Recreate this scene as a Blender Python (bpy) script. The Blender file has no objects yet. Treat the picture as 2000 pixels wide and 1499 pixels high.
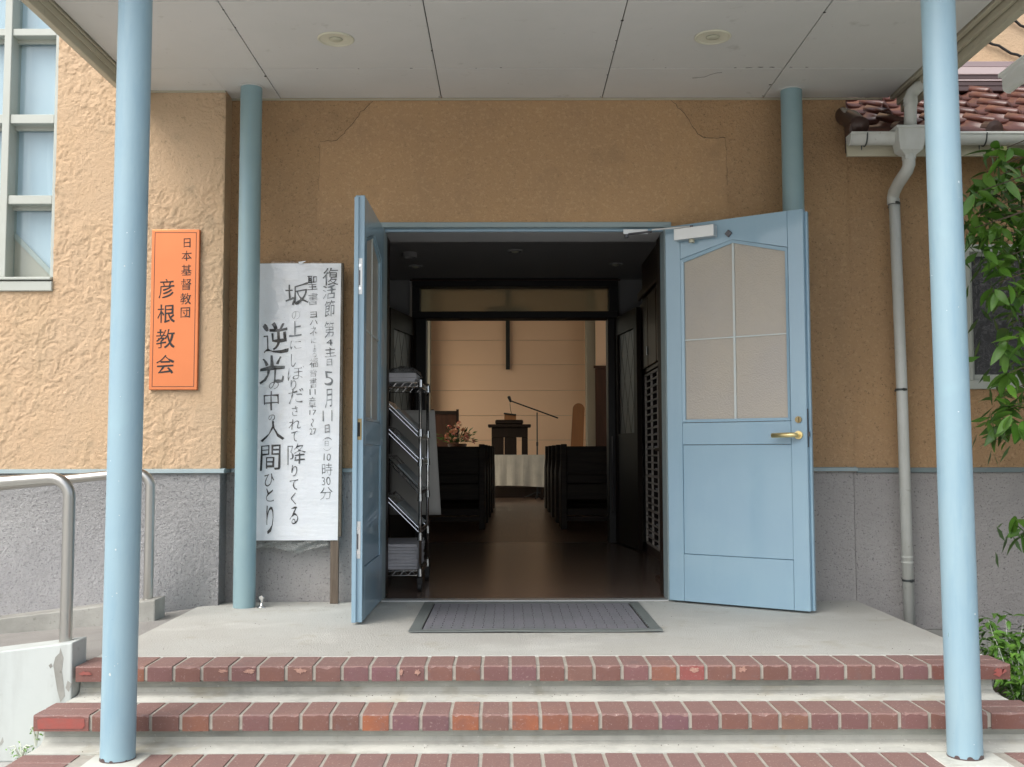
import bpy, bmesh, math, random
from mathutils import Vector, Matrix, noise as mnoise
random.seed(11)
sc = bpy.context.scene
C = sc.collection

# ------------------------------------------------------------------ camera
F_PX, PIT, YAW, ROL, EYE = 2057.27, 0.0652, 0.0031, -0.0021, 0.836
_f0 = Vector((math.sin(YAW), math.cos(YAW), 0)); _r0 = Vector((math.cos(YAW), -math.sin(YAW), 0)); _z = Vector((0, 0, 1))
FW = _f0*math.cos(PIT) + _z*math.sin(PIT); _u1 = -_f0*math.sin(PIT) + _z*math.cos(PIT)
RT = _r0*math.cos(ROL) + _u1*math.sin(ROL); UP = -_r0*math.sin(ROL) + _u1*math.cos(ROL)
CAM = Vector((0, 0, EYE))
cd = bpy.data.cameras.new('camera'); cam = bpy.data.objects.new('camera', cd); C.objects.link(cam)
cd.sensor_width = 36; cd.lens = F_PX/2000*36; cd.clip_end = 400; cd.clip_start = .05
m = Matrix.Identity(4)
for i in range(3): m[i][0] = RT[i]; m[i][1] = UP[i]; m[i][2] = -FW[i]; m[i][3] = CAM[i]
cam.matrix_world = m
sc.camera = cam
def ray(x, y): return FW + RT*((x-1000)/F_PX) - UP*((y-749.5)/F_PX)
def aY(x, y, Y): d = ray(x, y); return CAM + d*(Y/d.y)          # surveyed photo point -> place at depth Y
def aZ(x, y, Z): d = ray(x, y); return CAM + d*((Z-EYE)/d.z)

# ------------------------------------------------------------------ sky, sun, exposure
SUN_EL, SUN_AZ = math.radians(50), math.radians(-138)   # azimuth from +Y clockwise; light comes from behind the camera, left
w = bpy.data.worlds.new('World'); sc.world = w; w.use_nodes = True
nt = w.node_tree; nt.nodes.clear()
sky = nt.nodes.new('ShaderNodeTexSky'); sky.sky_type = 'NISHITA'; sky.sun_disc = False
sky.sun_elevation = SUN_EL; sky.sun_rotation = SUN_AZ % (2*math.pi)
sky.air_density = 1.0; sky.dust_density = 4.0; sky.ozone_density = 1.0
hs = nt.nodes.new('ShaderNodeHueSaturation'); hs.inputs['Saturation'].default_value = .5
bg = nt.nodes.new('ShaderNodeBackground'); bg.inputs[1].default_value = .15
wo = nt.nodes.new('ShaderNodeOutputWorld')
nt.links.new(sky.outputs[0], hs.inputs['Color']); nt.links.new(hs.outputs[0], bg.inputs[0]); nt.links.new(bg.outputs[0], wo.inputs[0])
ld = bpy.data.lights.new('sun', 'SUN'); ld.energy = 1.1; ld.angle = math.radians(60); ld.color = (1, .97, .92)
lo = bpy.data.objects.new('sun', ld); C.objects.link(lo)
sd = Vector((math.sin(SUN_AZ)*math.cos(SUN_EL), math.cos(SUN_AZ)*math.cos(SUN_EL), math.sin(SUN_EL)))
lo.rotation_euler = sd.to_track_quat('Z', 'Y').to_euler()
sc.view_settings.view_transform = 'Standard'; sc.view_settings.look = 'None'
sc.view_settings.exposure = 0.74; sc.view_settings.gamma = 1; sc.view_settings.use_curve_mapping = False
sc.cycles.use_denoising = True
sc.cycles.max_bounces = 10; sc.cycles.diffuse_bounces = 6; sc.cycles.caustics_reflective = False; sc.cycles.caustics_refractive = False

# ------------------------------------------------------------------ materials
def mat(name, col, rough=.6, col2=None, vs=4., vmix=.5, bump=(), metal=0., coat=0., spec=.5, speck=None, objcol=0, streak=None, rnd=0, wood=None, coatr=.03, coatior=1.5):
    """bump: list of (kind, scale, strength, distance); speck: (scale, threshold, colour, width)"""
    mt = bpy.data.materials.new(name); mt.use_nodes = True; t = mt.node_tree; N = t.nodes; L = t.links
    b = N['Principled BSDF']; b.inputs['Roughness'].default_value = rough; b.inputs['Metallic'].default_value = metal
    b.inputs['Specular IOR Level'].default_value = spec
    if coat: b.inputs['Coat Weight'].default_value = coat; b.inputs['Coat Roughness'].default_value = coatr; b.inputs['Coat IOR'].default_value = coatior
    tc = N.new('ShaderNodeTexCoord'); vec = tc.outputs['Object']
    if rnd:
        oi = N.new('ShaderNodeObjectInfo'); sm = N.new('ShaderNodeVectorMath'); sm.operation = 'SCALE'
        cx = N.new('ShaderNodeCombineXYZ')
        for i in range(3): L.new(oi.outputs['Random'], cx.inputs[i])
        L.new(cx.outputs[0], sm.inputs[0]); sm.inputs['Scale'].default_value = 37
        ad = N.new('ShaderNodeVectorMath'); L.new(vec, ad.inputs[0]); L.new(sm.outputs[0], ad.inputs[1]); vec = ad.outputs[0]
    def rgb(c):
        n = N.new('ShaderNodeRGB'); n.outputs[0].default_value = (*c, 1); return n.outputs[0]
    def mix(f, a, bb):
        n = N.new('ShaderNodeMix'); n.data_type = 'RGBA'
        if isinstance(f, float): n.inputs[0].default_value = f
        else: L.new(f, n.inputs[0])
        L.new(a, n.inputs[6]); L.new(bb, n.inputs[7]); return n.outputs[2]
    def noise(s, d=5, r=.6, dist=0., v=None):
        n = N.new('ShaderNodeTexNoise'); n.inputs['Scale'].default_value = s; n.inputs['Detail'].default_value = d
        n.inputs['Roughness'].default_value = r; n.inputs['Distortion'].default_value = dist; L.new(v or vec, n.inputs['Vector']); return n.outputs['Fac']
    def ramp(x, lo_, hi_, a=0., bb=1.):
        n = N.new('ShaderNodeMapRange'); L.new(x, n.inputs[0]); n.inputs[1].default_value = lo_; n.inputs[2].default_value = hi_
        n.inputs[3].default_value = a; n.inputs[4].default_value = bb; return n.outputs[0]
    def scaled(sx, sy, sz):
        n = N.new('ShaderNodeMapping'); n.inputs['Scale'].default_value = (sx, sy, sz); L.new(vec, n.inputs[0]); return n.outputs[0]
    base = rgb(col)
    if objcol:
        oi2 = N.new('ShaderNodeObjectInfo'); base = mix(float(objcol), base, oi2.outputs['Color'])
    if col2: base = mix(ramp(noise(vs), .35, .68, 0., vmix), base, rgb(col2))
    if wood:
        base = mix(ramp(noise(1., 6, .65, .6, scaled(*wood[0])), .3, .7, 0., wood[2]), base, rgb(wood[1]))
    if streak:
        base = mix(ramp(noise(1., 4, .6, 0, scaled(*streak[0])), .5, .8, 0., streak[2]), base, rgb(streak[1]))
    if speck:
        for sp in (speck if isinstance(speck, list) else [speck]):
            base = mix(ramp(noise(sp[0], 3, .7), sp[1], sp[1]+sp[3], 0., sp[4] if len(sp) > 4 else 1.), base, rgb(sp[2]))
    L.new(base, b.inputs['Base Color'])
    prev = None
    for kind, s, st, di in bump:
        if kind == 'n': h = noise(s, 6, .65)
        elif kind == 'r':                      # trowelled ridges
            h0 = noise(s, 4, .55, 1.2); n = N.new('ShaderNodeMath'); n.operation = 'SUBTRACT'; L.new(h0, n.inputs[0]); n.inputs[1].default_value = .5
            n2 = N.new('ShaderNodeMath'); n2.operation = 'ABSOLUTE'; L.new(n.outputs[0], n2.inputs[0]); h = ramp(n2.outputs[0], 0, .05, 1., 0.)
        elif kind == 'm':                      # ridges in patches
            h0 = noise(s, 5, .6, 1.6); n = N.new('ShaderNodeMath'); n.operation = 'SUBTRACT'; L.new(h0, n.inputs[0]); n.inputs[1].default_value = .5
            n2 = N.new('ShaderNodeMath'); n2.operation = 'ABSOLUTE'; L.new(n.outputs[0], n2.inputs[0]); h1 = ramp(n2.outputs[0], 0, .045, 1., 0.)
            h2 = ramp(noise(3.2, 3, .6), .42, .60); n3 = N.new('ShaderNodeMath'); n3.operation = 'MULTIPLY'; L.new(h1, n3.inputs[0]); L.new(h2, n3.inputs[1]); h = n3.outputs[0]
        elif kind == 'v':
            n = N.new('ShaderNodeTexVoronoi'); n.inputs['Scale'].default_value = s; L.new(vec, n.inputs['Vector']); h = n.outputs['Distance']
        elif kind == 's': h = noise(1., 4, .6, 0, scaled(*s))
        bn = N.new('ShaderNodeBump'); bn.inputs['Strength'].default_value = st; bn.inputs['Distance'].default_value = di
        L.new(h, bn.inputs['Height'])
        if prev: L.new(prev, bn.inputs['Normal'])
        prev = bn.outputs[0]
    if prev: L.new(prev, b.inputs['Normal'])
    return mt

def glassmat(name, tint, refl_rough=.02, mixc=(.6, .65, .65), opac=.0, bump=0., ior=1.5, milky=0):
    mt = bpy.data.materials.new(name); mt.use_nodes = True; t = mt.node_tree; N = t.nodes; L = t.links; N.clear()
    o = N.new('ShaderNodeOutputMaterial'); tr = N.new('ShaderNodeBsdfTransparent'); tr.inputs[0].default_value = (*tint, 1)
    gl = N.new('ShaderNodeBsdfGlossy'); gl.inputs['Roughness'].default_value = refl_rough
    fr = N.new('ShaderNodeFresnel'); ge = N.new('ShaderNodeNewGeometry'); mr = N.new('ShaderNodeMapRange')
    L.new(ge.outputs['Backfacing'], mr.inputs[0]); mr.inputs[3].default_value = ior; mr.inputs[4].default_value = 1/ior; L.new(mr.outputs[0], fr.inputs[0]); mx = N.new('ShaderNodeMixShader')
    df = N.new('ShaderNodeBsdfTranslucent' if milky else 'ShaderNodeBsdfDiffuse'); df.inputs[0].default_value = (*mixc, 1); m2 = N.new('ShaderNodeMixShader'); m2.inputs[0].default_value = opac
    L.new(tr.outputs[0], m2.inputs[1]); L.new(df.outputs[0], m2.inputs[2])
    L.new(fr.outputs[0], mx.inputs[0]); L.new(m2.outputs[0], mx.inputs[1]); L.new(gl.outputs[0], mx.inputs[2]); L.new(mx.outputs[0], o.inputs[0])
    if bump:
        tc = N.new('ShaderNodeTexCoord'); n = N.new('ShaderNodeTexNoise'); n.inputs['Scale'].default_value = bump[0]
        L.new(tc.outputs['Object'], n.inputs['Vector']); bn = N.new('ShaderNodeBump'); bn.inputs['Strength'].default_value = bump[1]; bn.inputs['Distance'].default_value = bump[2]
        L.new(n.outputs['Fac'], bn.inputs['Height']); L.new(bn.outputs[0], gl.inputs['Normal']); L.new(bn.outputs[0], fr.inputs['Normal'])
    return mt

M = {}
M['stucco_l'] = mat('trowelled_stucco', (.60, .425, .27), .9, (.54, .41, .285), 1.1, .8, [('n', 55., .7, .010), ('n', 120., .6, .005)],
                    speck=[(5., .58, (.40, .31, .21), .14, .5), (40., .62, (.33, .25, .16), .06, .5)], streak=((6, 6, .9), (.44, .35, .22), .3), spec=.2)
M['stucco'] = mat('rough_stucco', (.51, .325, .175), .92, (.45, .295, .17), 1.6, .9, [('n', 60., .9, .014), ('n', 130., .7, .006)],  # left bay paint made browner, porch shade and dirt both put into the colour
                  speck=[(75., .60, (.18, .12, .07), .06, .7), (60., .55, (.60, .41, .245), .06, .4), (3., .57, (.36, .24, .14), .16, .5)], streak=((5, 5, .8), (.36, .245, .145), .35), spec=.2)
M['stucco_s'] = mat('smooth_stucco', (.50, .32, .172), .92, (.445, .29, .167), 1.6, .9, [('n', 80., .8, .008)],  # same shaded and dirtied tone as the rough stucco
                    speck=[(60., .55, (.60, .41, .245), .06, .5), (75., .61, (.22, .145, .085), .06, .45), (3, .57, (.36, .24, .14), .16, .5)], streak=((5, 5, .8), (.36, .245, .145), .35), spec=.2)
M['dado'] = mat('shaded_grey_roughcast', (.44, .425, .415), .92, (.35, .335, .33), 2.0, .7, [('n', 60., .8, .016), ('n', 130., .7, .006)],  # roughcast darkened and warmed, shade on the right base put into the colour
                speck=[(90., .59, (.17, .165, .165), .06, .8), (3., .56, (.38, .365, .36), .16, .55)], streak=((4, 4, .8), (.36, .35, .34), .4), spec=.2)
M['dado_l'] = mat('lit_grey_roughcast', (.52, .52, .52), .92, (.40, .40, .41), 1.3, .85, [('n', 60., .9, .014), ('n', 120., .9, .008)],  # paler copy of the same roughcast, stronger light at left put into its colour
                  speck=[(80., .57, (.22, .22, .225), .07, .7), (2.2, .56, (.37, .365, .39), .18, .6)], spec=.2)
M['trim'] = mat('blue_grey_trim', (.27, .35, .37), .5, (.33, .38, .38), 9, .5, [('n', 40, .1, .002)])
M['trim_shade'] = mat('shaded_trim', (.17, .22, .23), .6, (.22, .26, .26), 9, .6)  # darker copy of the trim, shade on the wing band put into the colour
M['blue'] = mat('blue_column_paint', (.29, .425, .49), .45, (.255, .39, .475), 3.5, .7, [('n', 22, .08, .004)],
                speck=[(34., .74, (.75, .82, .84), .02, .9), (5, .60, (.30, .46, .52), .14, .5), (70, .70, (.19, .31, .40), .05, .5)], streak=((22, 22, 3), (.20, .34, .44), .65))
M['blue_b'] = mat('blue_rear_column_paint', (.27, .395, .42), .45, (.24, .36, .40), 5., .8, [('n', 22, .08, .004)], streak=((16, 16, 2), (.24, .40, .49), .6), speck=(40, .70, (.20, .32, .38), .04, .6))
M['door'] = mat('blue_door_paint', (.28, .43, .53), .42, (.25, .39, .505), 3., .6, [('s', (60, 60, 3), .03, .001)], coat=.55, coatr=.06, coatior=1.6,
                speck=[(5, .60, (.30, .46, .55), .14, .4), (60, .72, (.17, .28, .36), .04, .5)], streak=((9, 9, 2), (.22, .375, .49), .4))
M['doorgap'] = mat('door_joint', (.10, .15, .18), .7)
M['dglass'] = mat('frosted_glass', (.44, .395, .325), .28, (.38, .355, .33), 2., .8, [('v', 130., .35, .004), ('n', 60., .25, .004)], spec=.6)
M['muntin'] = mat('muntin_paint', (.55, .62, .62), .5, (.62, .60, .54), 20, .6)
M['ceil'] = mat('ceiling_board', (.66, .66, .635), .75, (.59, .60, .575), 1.6, .7, [('n', 30, .1, .003)], speck=[(7, .64, (.33, .33, .28), .14, .4), (40, .72, (.2, .2, .17), .03, .5)], spec=.25)
M['dark'] = mat('dark_joint', (.03, .028, .025), .9)
M['fascia'] = mat('beige_fascia', (.50, .47, .36), .55, (.42, .39, .29), 3, .5, speck=[(25, .68, (.2, .18, .13), .05, .5)])
M['conc'] = mat('deck_concrete', (.52, .525, .49), .85, (.45, .44, .40), 1.3, .8, [('n', 130, .8, .006)],
                speck=[(110, .60, (.31, .30, .28), .08, .6), (1.7, .54, (.60, .60, .56), .15, .7), (4, .58, (.41, .39, .32), .14, .6), (24, .68, (.30, .29, .26), .05, .5)], spec=.3)
M['cream'] = mat('cream_mortar', (.62, .63, .57), .8, (.48, .49, .45), 4, .7, [('n', 60, .3, .004)], streak=((9, 9, 1), (.36, .37, .34), .5),
                 speck=[(6, .55, (.36, .37, .33), .16, .7), (40, .64, (.76, .76, .72), .05, .6), (3.0, .55, (.50, .47, .36), .12, .6), (90, .66, (.22, .22, .2), .04, .5)], spec=.3)
M['riser'] = mat('stained_riser', (.50, .52, .48), .85, (.27, .28, .26), 2.6, .9, [('n', 60, .4, .005)], streak=((3, 3, 30), (.60, .61, .56), .6), speck=[(6, .58, (.29, .30, .28), .14, .6), (30, .66, (.66, .67, .63), .05, .6)], spec=.3)
M['mortar'] = mat('brick_mortar', (.42, .40, .35), .9, (.28, .26, .22), 14, .6, [('n', 120, .5, .004)])
M['brick'] = mat('brick_body', (.265, .168, .148), .72, (.22, .135, .125), 9, .6, [('n', 140, .35, .003), ('n', 30, .2, .004)], objcol=.22, rnd=1,
                 speck=[(120, .60, (.50, .42, .38), .07, .6), (12, .58, (.20, .14, .135), .12, .6), (200, .6, (.16, .10, .10), .08, .4)], spec=.35)
M['brickf'] = mat('brick_face', (.22, .115, .09), .55, (.17, .09, .08), 14, .5, [('n', 110, .3, .003)], objcol=.85, rnd=1,
                  speck=[(130, .62, (.42, .33, .30), .06, .5), (16, .60, (.17, .11, .105), .1, .6), (22, .66, (.36, .22, .17), .08, .35)], spec=.45)
M['chip'] = mat('chipped_brick', (.46, .28, .22), .85, (.32, .17, .14), 60, .6, [('n', 90, .8, .006)])
M['chipred'] = mat('worn_red_glaze', (.34, .085, .07), .5, (.25, .10, .085), 30, .6, [('n', 90, .3, .003)])
M['rampc'] = mat('ramp_wall_concrete', (.56, .60, .58), .8, (.47, .51, .50), 2, .7, [('n', 50, .2, .004)], streak=((7, 7, 1), (.30, .31, .29), .55),
                 speck=[(6, .66, (.30, .31, .28), .08, .7)], spec=.3)
M['curb'] = mat('weathered_curb', (.40, .40, .37), .88, (.20, .20, .18), 3, .8, [('n', 80, .5, .005)], speck=[(30, .62, (.12, .12, .10), .1, .5)])
M['rampf'] = mat('ramp_floor_mat', (.34, .33, .31), .9, (.26, .25, .235), 5, .6, [('n', 120, .9, .01)])
M['ground'] = mat('concrete_yard', (.44, .44, .42), .9, (.37, .365, .35), 1, .6, [('n', 120, .6, .006)])
M['soil'] = mat('soil', (.07, .05, .035), .95, (.04, .03, .02), 12, .6, [('n', 50, 1., .02)])
M['steel'] = mat('satin_stainless', (.50, .49, .46), .28, metal=1., bump=[('s', (4, 4, 300), .05, .001)])
M['chrome'] = mat('chrome_wire', (.72, .72, .72), .16, metal=1.)
M['alu'] = mat('aluminium', (.66, .68, .68), .38, metal=.75)
M['gunmetal'] = mat('gunmetal', (.10, .10, .11), .3, metal=.8)
M['brass'] = mat('brass', (.88, .72, .36), .38, metal=.9)
M['brassd'] = mat('aged_brass', (.30, .24, .13), .4, metal=.9)
M['copper'] = mat('copper_plate', (.70, .235, .10), .34, (.56, .18, .075), 1.2, .6, metal=.8, bump=[('n', 14, .03, .004)])
M['ink'] = mat('black_ink', (.015, .014, .014), .5)
M['ink2'] = mat('thin_grey_ink', (.10, .115, .12), .6, (.03, .032, .034), 22, 1.)
M['ink3'] = mat('washed_grey_ink', (.25, .28, .30), .6, (.12, .135, .145), 18, 1.)
M['paper'] = mat('poster_paper', (.88, .92, .95), .5, (.85, .89, .94), 4, .6, [('s', (3, 3, 14), .35, .02)], speck=[(3, .6, (.80, .80, .76), .2, .5)])
M['board_edge'] = mat('board_edge', (.10, .085, .06), .7)
M['legw'] = mat('weathered_timber', (.20, .16, .12), .85, wood=((40, 40, 3), (.055, .035, .025), .9), bump=[('s', (60, 60, 3), .5, .004)])
M['pvc'] = mat('white_downpipe', (.60, .62, .59), .45, (.52, .53, .49), 8, .6, speck=[(30, .66, (.30, .30, .24), .08, .5)], streak=((14, 14, 2), (.45, .46, .40), .5))
M['gutw'] = mat('white_gutter', (.90, .93, .91), .35, (.84, .88, .85), 6, .5)
M['strap'] = mat('pipe_strap', (.08, .09, .09), .5, metal=.5)
M['tile'] = mat('glazed_roof_tile', (.10, .038, .028), .3, (.065, .03, .026), 9, .7, [('n', 40, .15, .004)], rnd=1, objcol=.35, coat=.15, coatr=.15,
                speck=[(14, .62, (.30, .12, .08), .12, .5)])
M['tiled'] = mat('dark_tile_edge', (.055, .03, .025), .4, (.09, .05, .04), 20, .6)
M['mauve'] = mat('mauve_flashing', (.33, .26, .27), .5, (.28, .23, .23), 6, .5)
M['pink'] = mat('pale_flashing', (.50, .42, .42), .5)
M['brown'] = mat('brown_flashing', (.09, .06, .06), .4)
M['lime'] = mat('lime_mortar', (.55, .53, .49), .9, (.25, .24, .2), 16, .6, [('n', 60, .6, .01)])
M['leaf'] = mat('leaf_green', (.06, .15, .016), .38, (.05, .12, .02), 14, .6, objcol=.7, rnd=1, spec=.5)
M['bark'] = mat('bark', (.10, .075, .05), .9, bump=[('n', 30, .8, .01)])
M['weed'] = mat('weed_green', (.16, .24, .06), .5, objcol=.5)
M['winframe'] = mat('window_frame_paint', (.47, .50, .46), .5, (.42, .44, .39), 6, .5, speck=[(25, .68, (.35, .35, .28), .06, .5)])
M['blind'] = mat('pale_blue_blind', (.50, .61, .69), .6, (.62, .70, .75), 2.2, .8, streak=((16, 16, .9), (.85, .9, .92), .6))
M['stair'] = mat('beige_stair_board', (.50, .44, .35), .7)
M['pane'] = glassmat('window_pane', (.93, .97, .98))
M['paned'] = mat('dark_obscure_glass', (.055, .055, .06), .25, (.075, .075, .08), 12, .5, [('r', 22, .4, .01), ('n', 90, .3, .004)], spec=.6)
M['film'] = glassmat('clear_film', (.99, .99, .99), .06, bump=(5, .8, .05), ior=1.6, opac=.0, mixc=(.8, .82, .85))
M['film2'] = glassmat('crumpled_film', (.80, .83, .82), .1, bump=(30, 1., .05), ior=1.5, opac=.3, mixc=(.5, .52, .5))
M['matb'] = mat('mat_rubber_border', (.15, .17, .165), .55, (.19, .21, .20), 9, .5)
M['matf'] = mat('mat_ribbed_field', (.19, .185, .21), .85, (.155, .165, .175), 4, .8, [('s', (420, 6, 1), .7, .004), ('n', 200, .5, .003)],
                speck=[(90, .66, (.24, .24, .26), .08, .5)], streak=((150, 4, 1), (.24, .235, .26), .4))
M['matd'] = mat('mat_joint', (.03, .03, .035), .8)
M['lampw'] = mat('downlight_enamel', (.66, .65, .52), .5)
M['lampd'] = mat('downlight_lens', (.52, .52, .40), .4)
M['pvcbase'] = mat('wall_white', (.34, .34, .33), .8)
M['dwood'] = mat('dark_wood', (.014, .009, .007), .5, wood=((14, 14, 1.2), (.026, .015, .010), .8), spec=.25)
M['rwood'] = mat('reddish_wood', (.075, .030, .017), .4, wood=((14, 14, 1.2), (.035, .016, .010), .8), spec=.4)
M['floorw'] = mat('dark_plank_floor', (.17, .118, .092), .24, wood=((1.6, 60, 1), (.07, .045, .035), 1.), streak=((1, 24, 1), (.34, .27, .22), .6), bump=[('s', (1, 22, 1), .25, .004)], spec=.5)
M['navef'] = mat('nave_plank_floor', (.16, .10, .07), .3, wood=((40, 1.5, 1), (.05, .03, .022), .9), spec=.5)
M['peach'] = mat('peach_board_wall', (.82, .55, .37), .85, (.78, .53, .37), 1, .5)
M['greige'] = mat('greige_plaster', (.36, .34, .28), .9)
M['cloth'] = mat('white_tablecloth', (.68, .64, .57), .85, (.48, .46, .41), 5, .6, [('s', (9, 9, .6), .6, .03)])
M['pew'] = mat('pew_wood', (.050, .038, .029), .5, wood=((3, 3, 30), (.018, .014, .011), .9), spec=.25)
M['pigeon'] = mat('pigeonhole_board', (.62, .57, .52), .6, (.33, .29, .26), 8, .6)
M['black'] = mat('black_paint', (.012, .012, .012), .5)
M['tablet'] = mat('honey_wood_board', (.33, .14, .05), .5, wood=((14, 14, 1.2), (.22, .09, .035), .8))
M['flowp'] = mat('peach_petals', (.70, .36, .24), .7, objcol=.7)
M['ppr'] = mat('paper_stack', (.62, .61, .64), .7, (.5, .5, .53), 30, .5, [('s', (2, 2, 260), .8, .01)])
M['cardw'] = mat('grey_white_card', (.44, .43, .40), .7, (.38, .37, .34), 2, .5)
M['bagp'] = glassmat('clear_bag', (.72, .73, .72), .15, bump=(30, 1., .03), opac=.3, mixc=(.5, .5, .5))
M['bookl'] = mat('leaflet', (.16, .20, .22), .35, (.35, .36, .36), 12, .6)
M['rubber'] = mat('black_rubber', (.02, .02, .02), .5)
M['intwall'] = mat('interior_plaster', (.40, .40, .40), .9)
M['frost'] = mat('frosted_transom_glass', (.36, .32, .23), .5)

# ------------------------------------------------------------------ mesh helpers
class MB:
    def __init__(s): s.v = []; s.f = []; s.mi = []
    def add(s, vs, fs, mi=0):
        o = len(s.v); s.v += [tuple(p) for p in vs]; s.f += [tuple(i+o for i in f) for f in fs]; s.mi += [mi]*len(fs); return s
    def box(s, x0, x1, y0, y1, z0, z1, mi=0):
        x0, x1 = sorted((x0, x1)); y0, y1 = sorted((y0, y1)); z0, z1 = sorted((z0, z1))
        return s.add([(x0, y0, z0), (x1, y0, z0), (x1, y1, z0), (x0, y1, z0), (x0, y0, z1), (x1, y0, z1), (x1, y1, z1), (x0, y1, z1)],
                     [(0, 3, 2, 1), (4, 5, 6, 7), (0, 1, 5, 4), (1, 2, 6, 5), (2, 3, 7, 6), (3, 0, 4, 7)], mi)
    def prism(s, poly, d, mi=0):      # poly: 3-D points of one face, d: extrusion vector
        n = len(poly); P = [Vector(p) for p in poly]; d = Vector(d)
        return s.add(P+[p+d for p in P], [tuple(range(n))[::-1], tuple(range(n, 2*n))]+[(i, (i+1) % n, (i+1) % n+n, i+n) for i in range(n)], mi)
    def tube(s, path, r, seg=10, cap=True, mi=0):
        P = [Vector(p) for p in path]; n = len(P); R = r if isinstance(r, (list, tuple)) else [r]*n
        vs = []; prevu = None
        for i, p in enumerate(P):
            t = (P[min(i+1, n-1)]-P[max(i-1, 0)]).normalized()
            if prevu is None: u = t.orthogonal().normalized()
            else:
                u = prevu - t*prevu.dot(t)
                u = u.normalized() if u.length > 1e-6 else t.orthogonal().normalized()
            prevu = u; v = t.cross(u)
            vs += [p+(u*math.cos(2*math.pi*k/seg)+v*math.sin(2*math.pi*k/seg))*R[i] for k in range(seg)]
        fs = [(i*seg+k, i*seg+(k+1) % seg, (i+1)*seg+(k+1) % seg, (i+1)*seg+k) for i in range(n-1) for k in range(seg)]
        if cap: fs += [tuple(range(seg))[::-1], tuple(range((n-1)*seg, n*seg))]
        return s.add(vs, fs, mi)
    def lathe(s, c, prof, seg=32, mi=0, cap=True):   # prof: (r, z)
        c = Vector(c); vs = [c+Vector((r*math.cos(2*math.pi*k/seg), r*math.sin(2*math.pi*k/seg), z)) for r, z in prof for k in range(seg)]
        n = len(prof); fs = [(i*seg+k, i*seg+(k+1) % seg, (i+1)*seg+(k+1) % seg, (i+1)*seg+k) for i in range(n-1) for k in range(seg)]
        if cap: fs += [tuple(range(seg))[::-1], tuple(range((n-1)*seg, n*seg))]
        return s.add(vs, fs, mi)
    def grid(s, fn, nu, nv, mi=0):
        vs = [fn(i/nu, j/nv) for j in range(nv+1) for i in range(nu+1)]
        return s.add(vs, [(j*(nu+1)+i, j*(nu+1)+i+1, (j+1)*(nu+1)+i+1, (j+1)*(nu+1)+i) for j in range(nv) for i in range(nu)], mi)
    def xf(s, m): s.v = [tuple(m @ Vector(p)) for p in s.v]; return s
    def mesh(s, name, mats, smooth=False):
        me = bpy.data.meshes.new(name); me.from_pydata(s.v, [], s.f)
        for q in (mats if isinstance(mats, (list, tuple)) else [mats]): me.materials.append(M[q] if isinstance(q, str) else q)
        me.polygons.foreach_set('material_index', s.mi)
        if smooth: me.polygons.foreach_set('use_smooth', [True]*len(me.polygons))
        bm = bmesh.new(); bm.from_mesh(me); bmesh.ops.recalc_face_normals(bm, faces=bm.faces); bm.to_mesh(me); bm.free()
        me.update(); return me

def obj(name, mb, mats, parent=None, smooth=False, bevel=0, label=None, kind=None, seg=1):
    me = mb.mesh(name, mats, smooth) if isinstance(mb, MB) else mb
    o = bpy.data.objects.new(name, me); C.objects.link(o)
    if parent is not None:
        o.parent = parent
        if parent.type == 'EMPTY': o.matrix_parent_inverse = Matrix.Translation(-parent.location)
    if bevel:
        b = o.modifiers.new('b', 'BEVEL'); b.width = bevel; b.segments = seg; b.limit_method = 'ANGLE'; b.angle_limit = math.radians(50)
    if smooth == 'auto' or (smooth and smooth != True):
        pass
    if label: o['label'] = label
    if kind: o['kind'] = kind
    return o
def sharp(o, ang=40):
    me = o.data
    bm = bmesh.new(); bm.from_mesh(me)
    for e in bm.edges:
        if len(e.link_faces) == 2 and e.calc_face_angle(0) > math.radians(ang): e.smooth = False
    for f in bm.faces: f.smooth = True
    bm.to_mesh(me); bm.free(); return o
def thing(name, label, cat, loc=(0, 0, 0), group=None):
    o = bpy.data.objects.new(name, None); C.objects.link(o); o.location = loc; o.empty_display_size = .1
    o['label'] = label; o['category'] = cat
    if group: o['group'] = group
    return o
def tag(o, label, cat, group=None):
    o['label'] = label; o['category'] = cat
    if group: o['group'] = group
    return o
def struct(name, mb, mats, **k):
    o = obj(name, mb, mats, **k); o['kind'] = 'structure'; return o
def box(*a): return MB().box(*a)

W = 5.994      # face of the entrance wall
WL = 5.86      # face of the projecting left bay
CZ = 2.883     # porch ceiling
G = -.366      # yard level
XL, XR = -.716, .895   # door opening

# ------------------------------------------------------------------ ground and paving (setting)
struct('ground', MB().grid(lambda u, v: (-60+120*u, -60+140*v, G), 8, 8), 'ground')
struct('planting_bed', MB().grid(lambda u, v: (2.02+3*u, 4.1+1.89*v, G+.012+.02*math.sin(u*37+v*19)*math.sin(v*23)), 30, 20), 'soil')
steps = struct('steps', MB(), 'cream')
mb = MB().box(-1.70, 1.955, 4.40, 5.99, -.36, 0)
obj('landing_slab', mb, 'conc', steps, bevel=.004)
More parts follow.
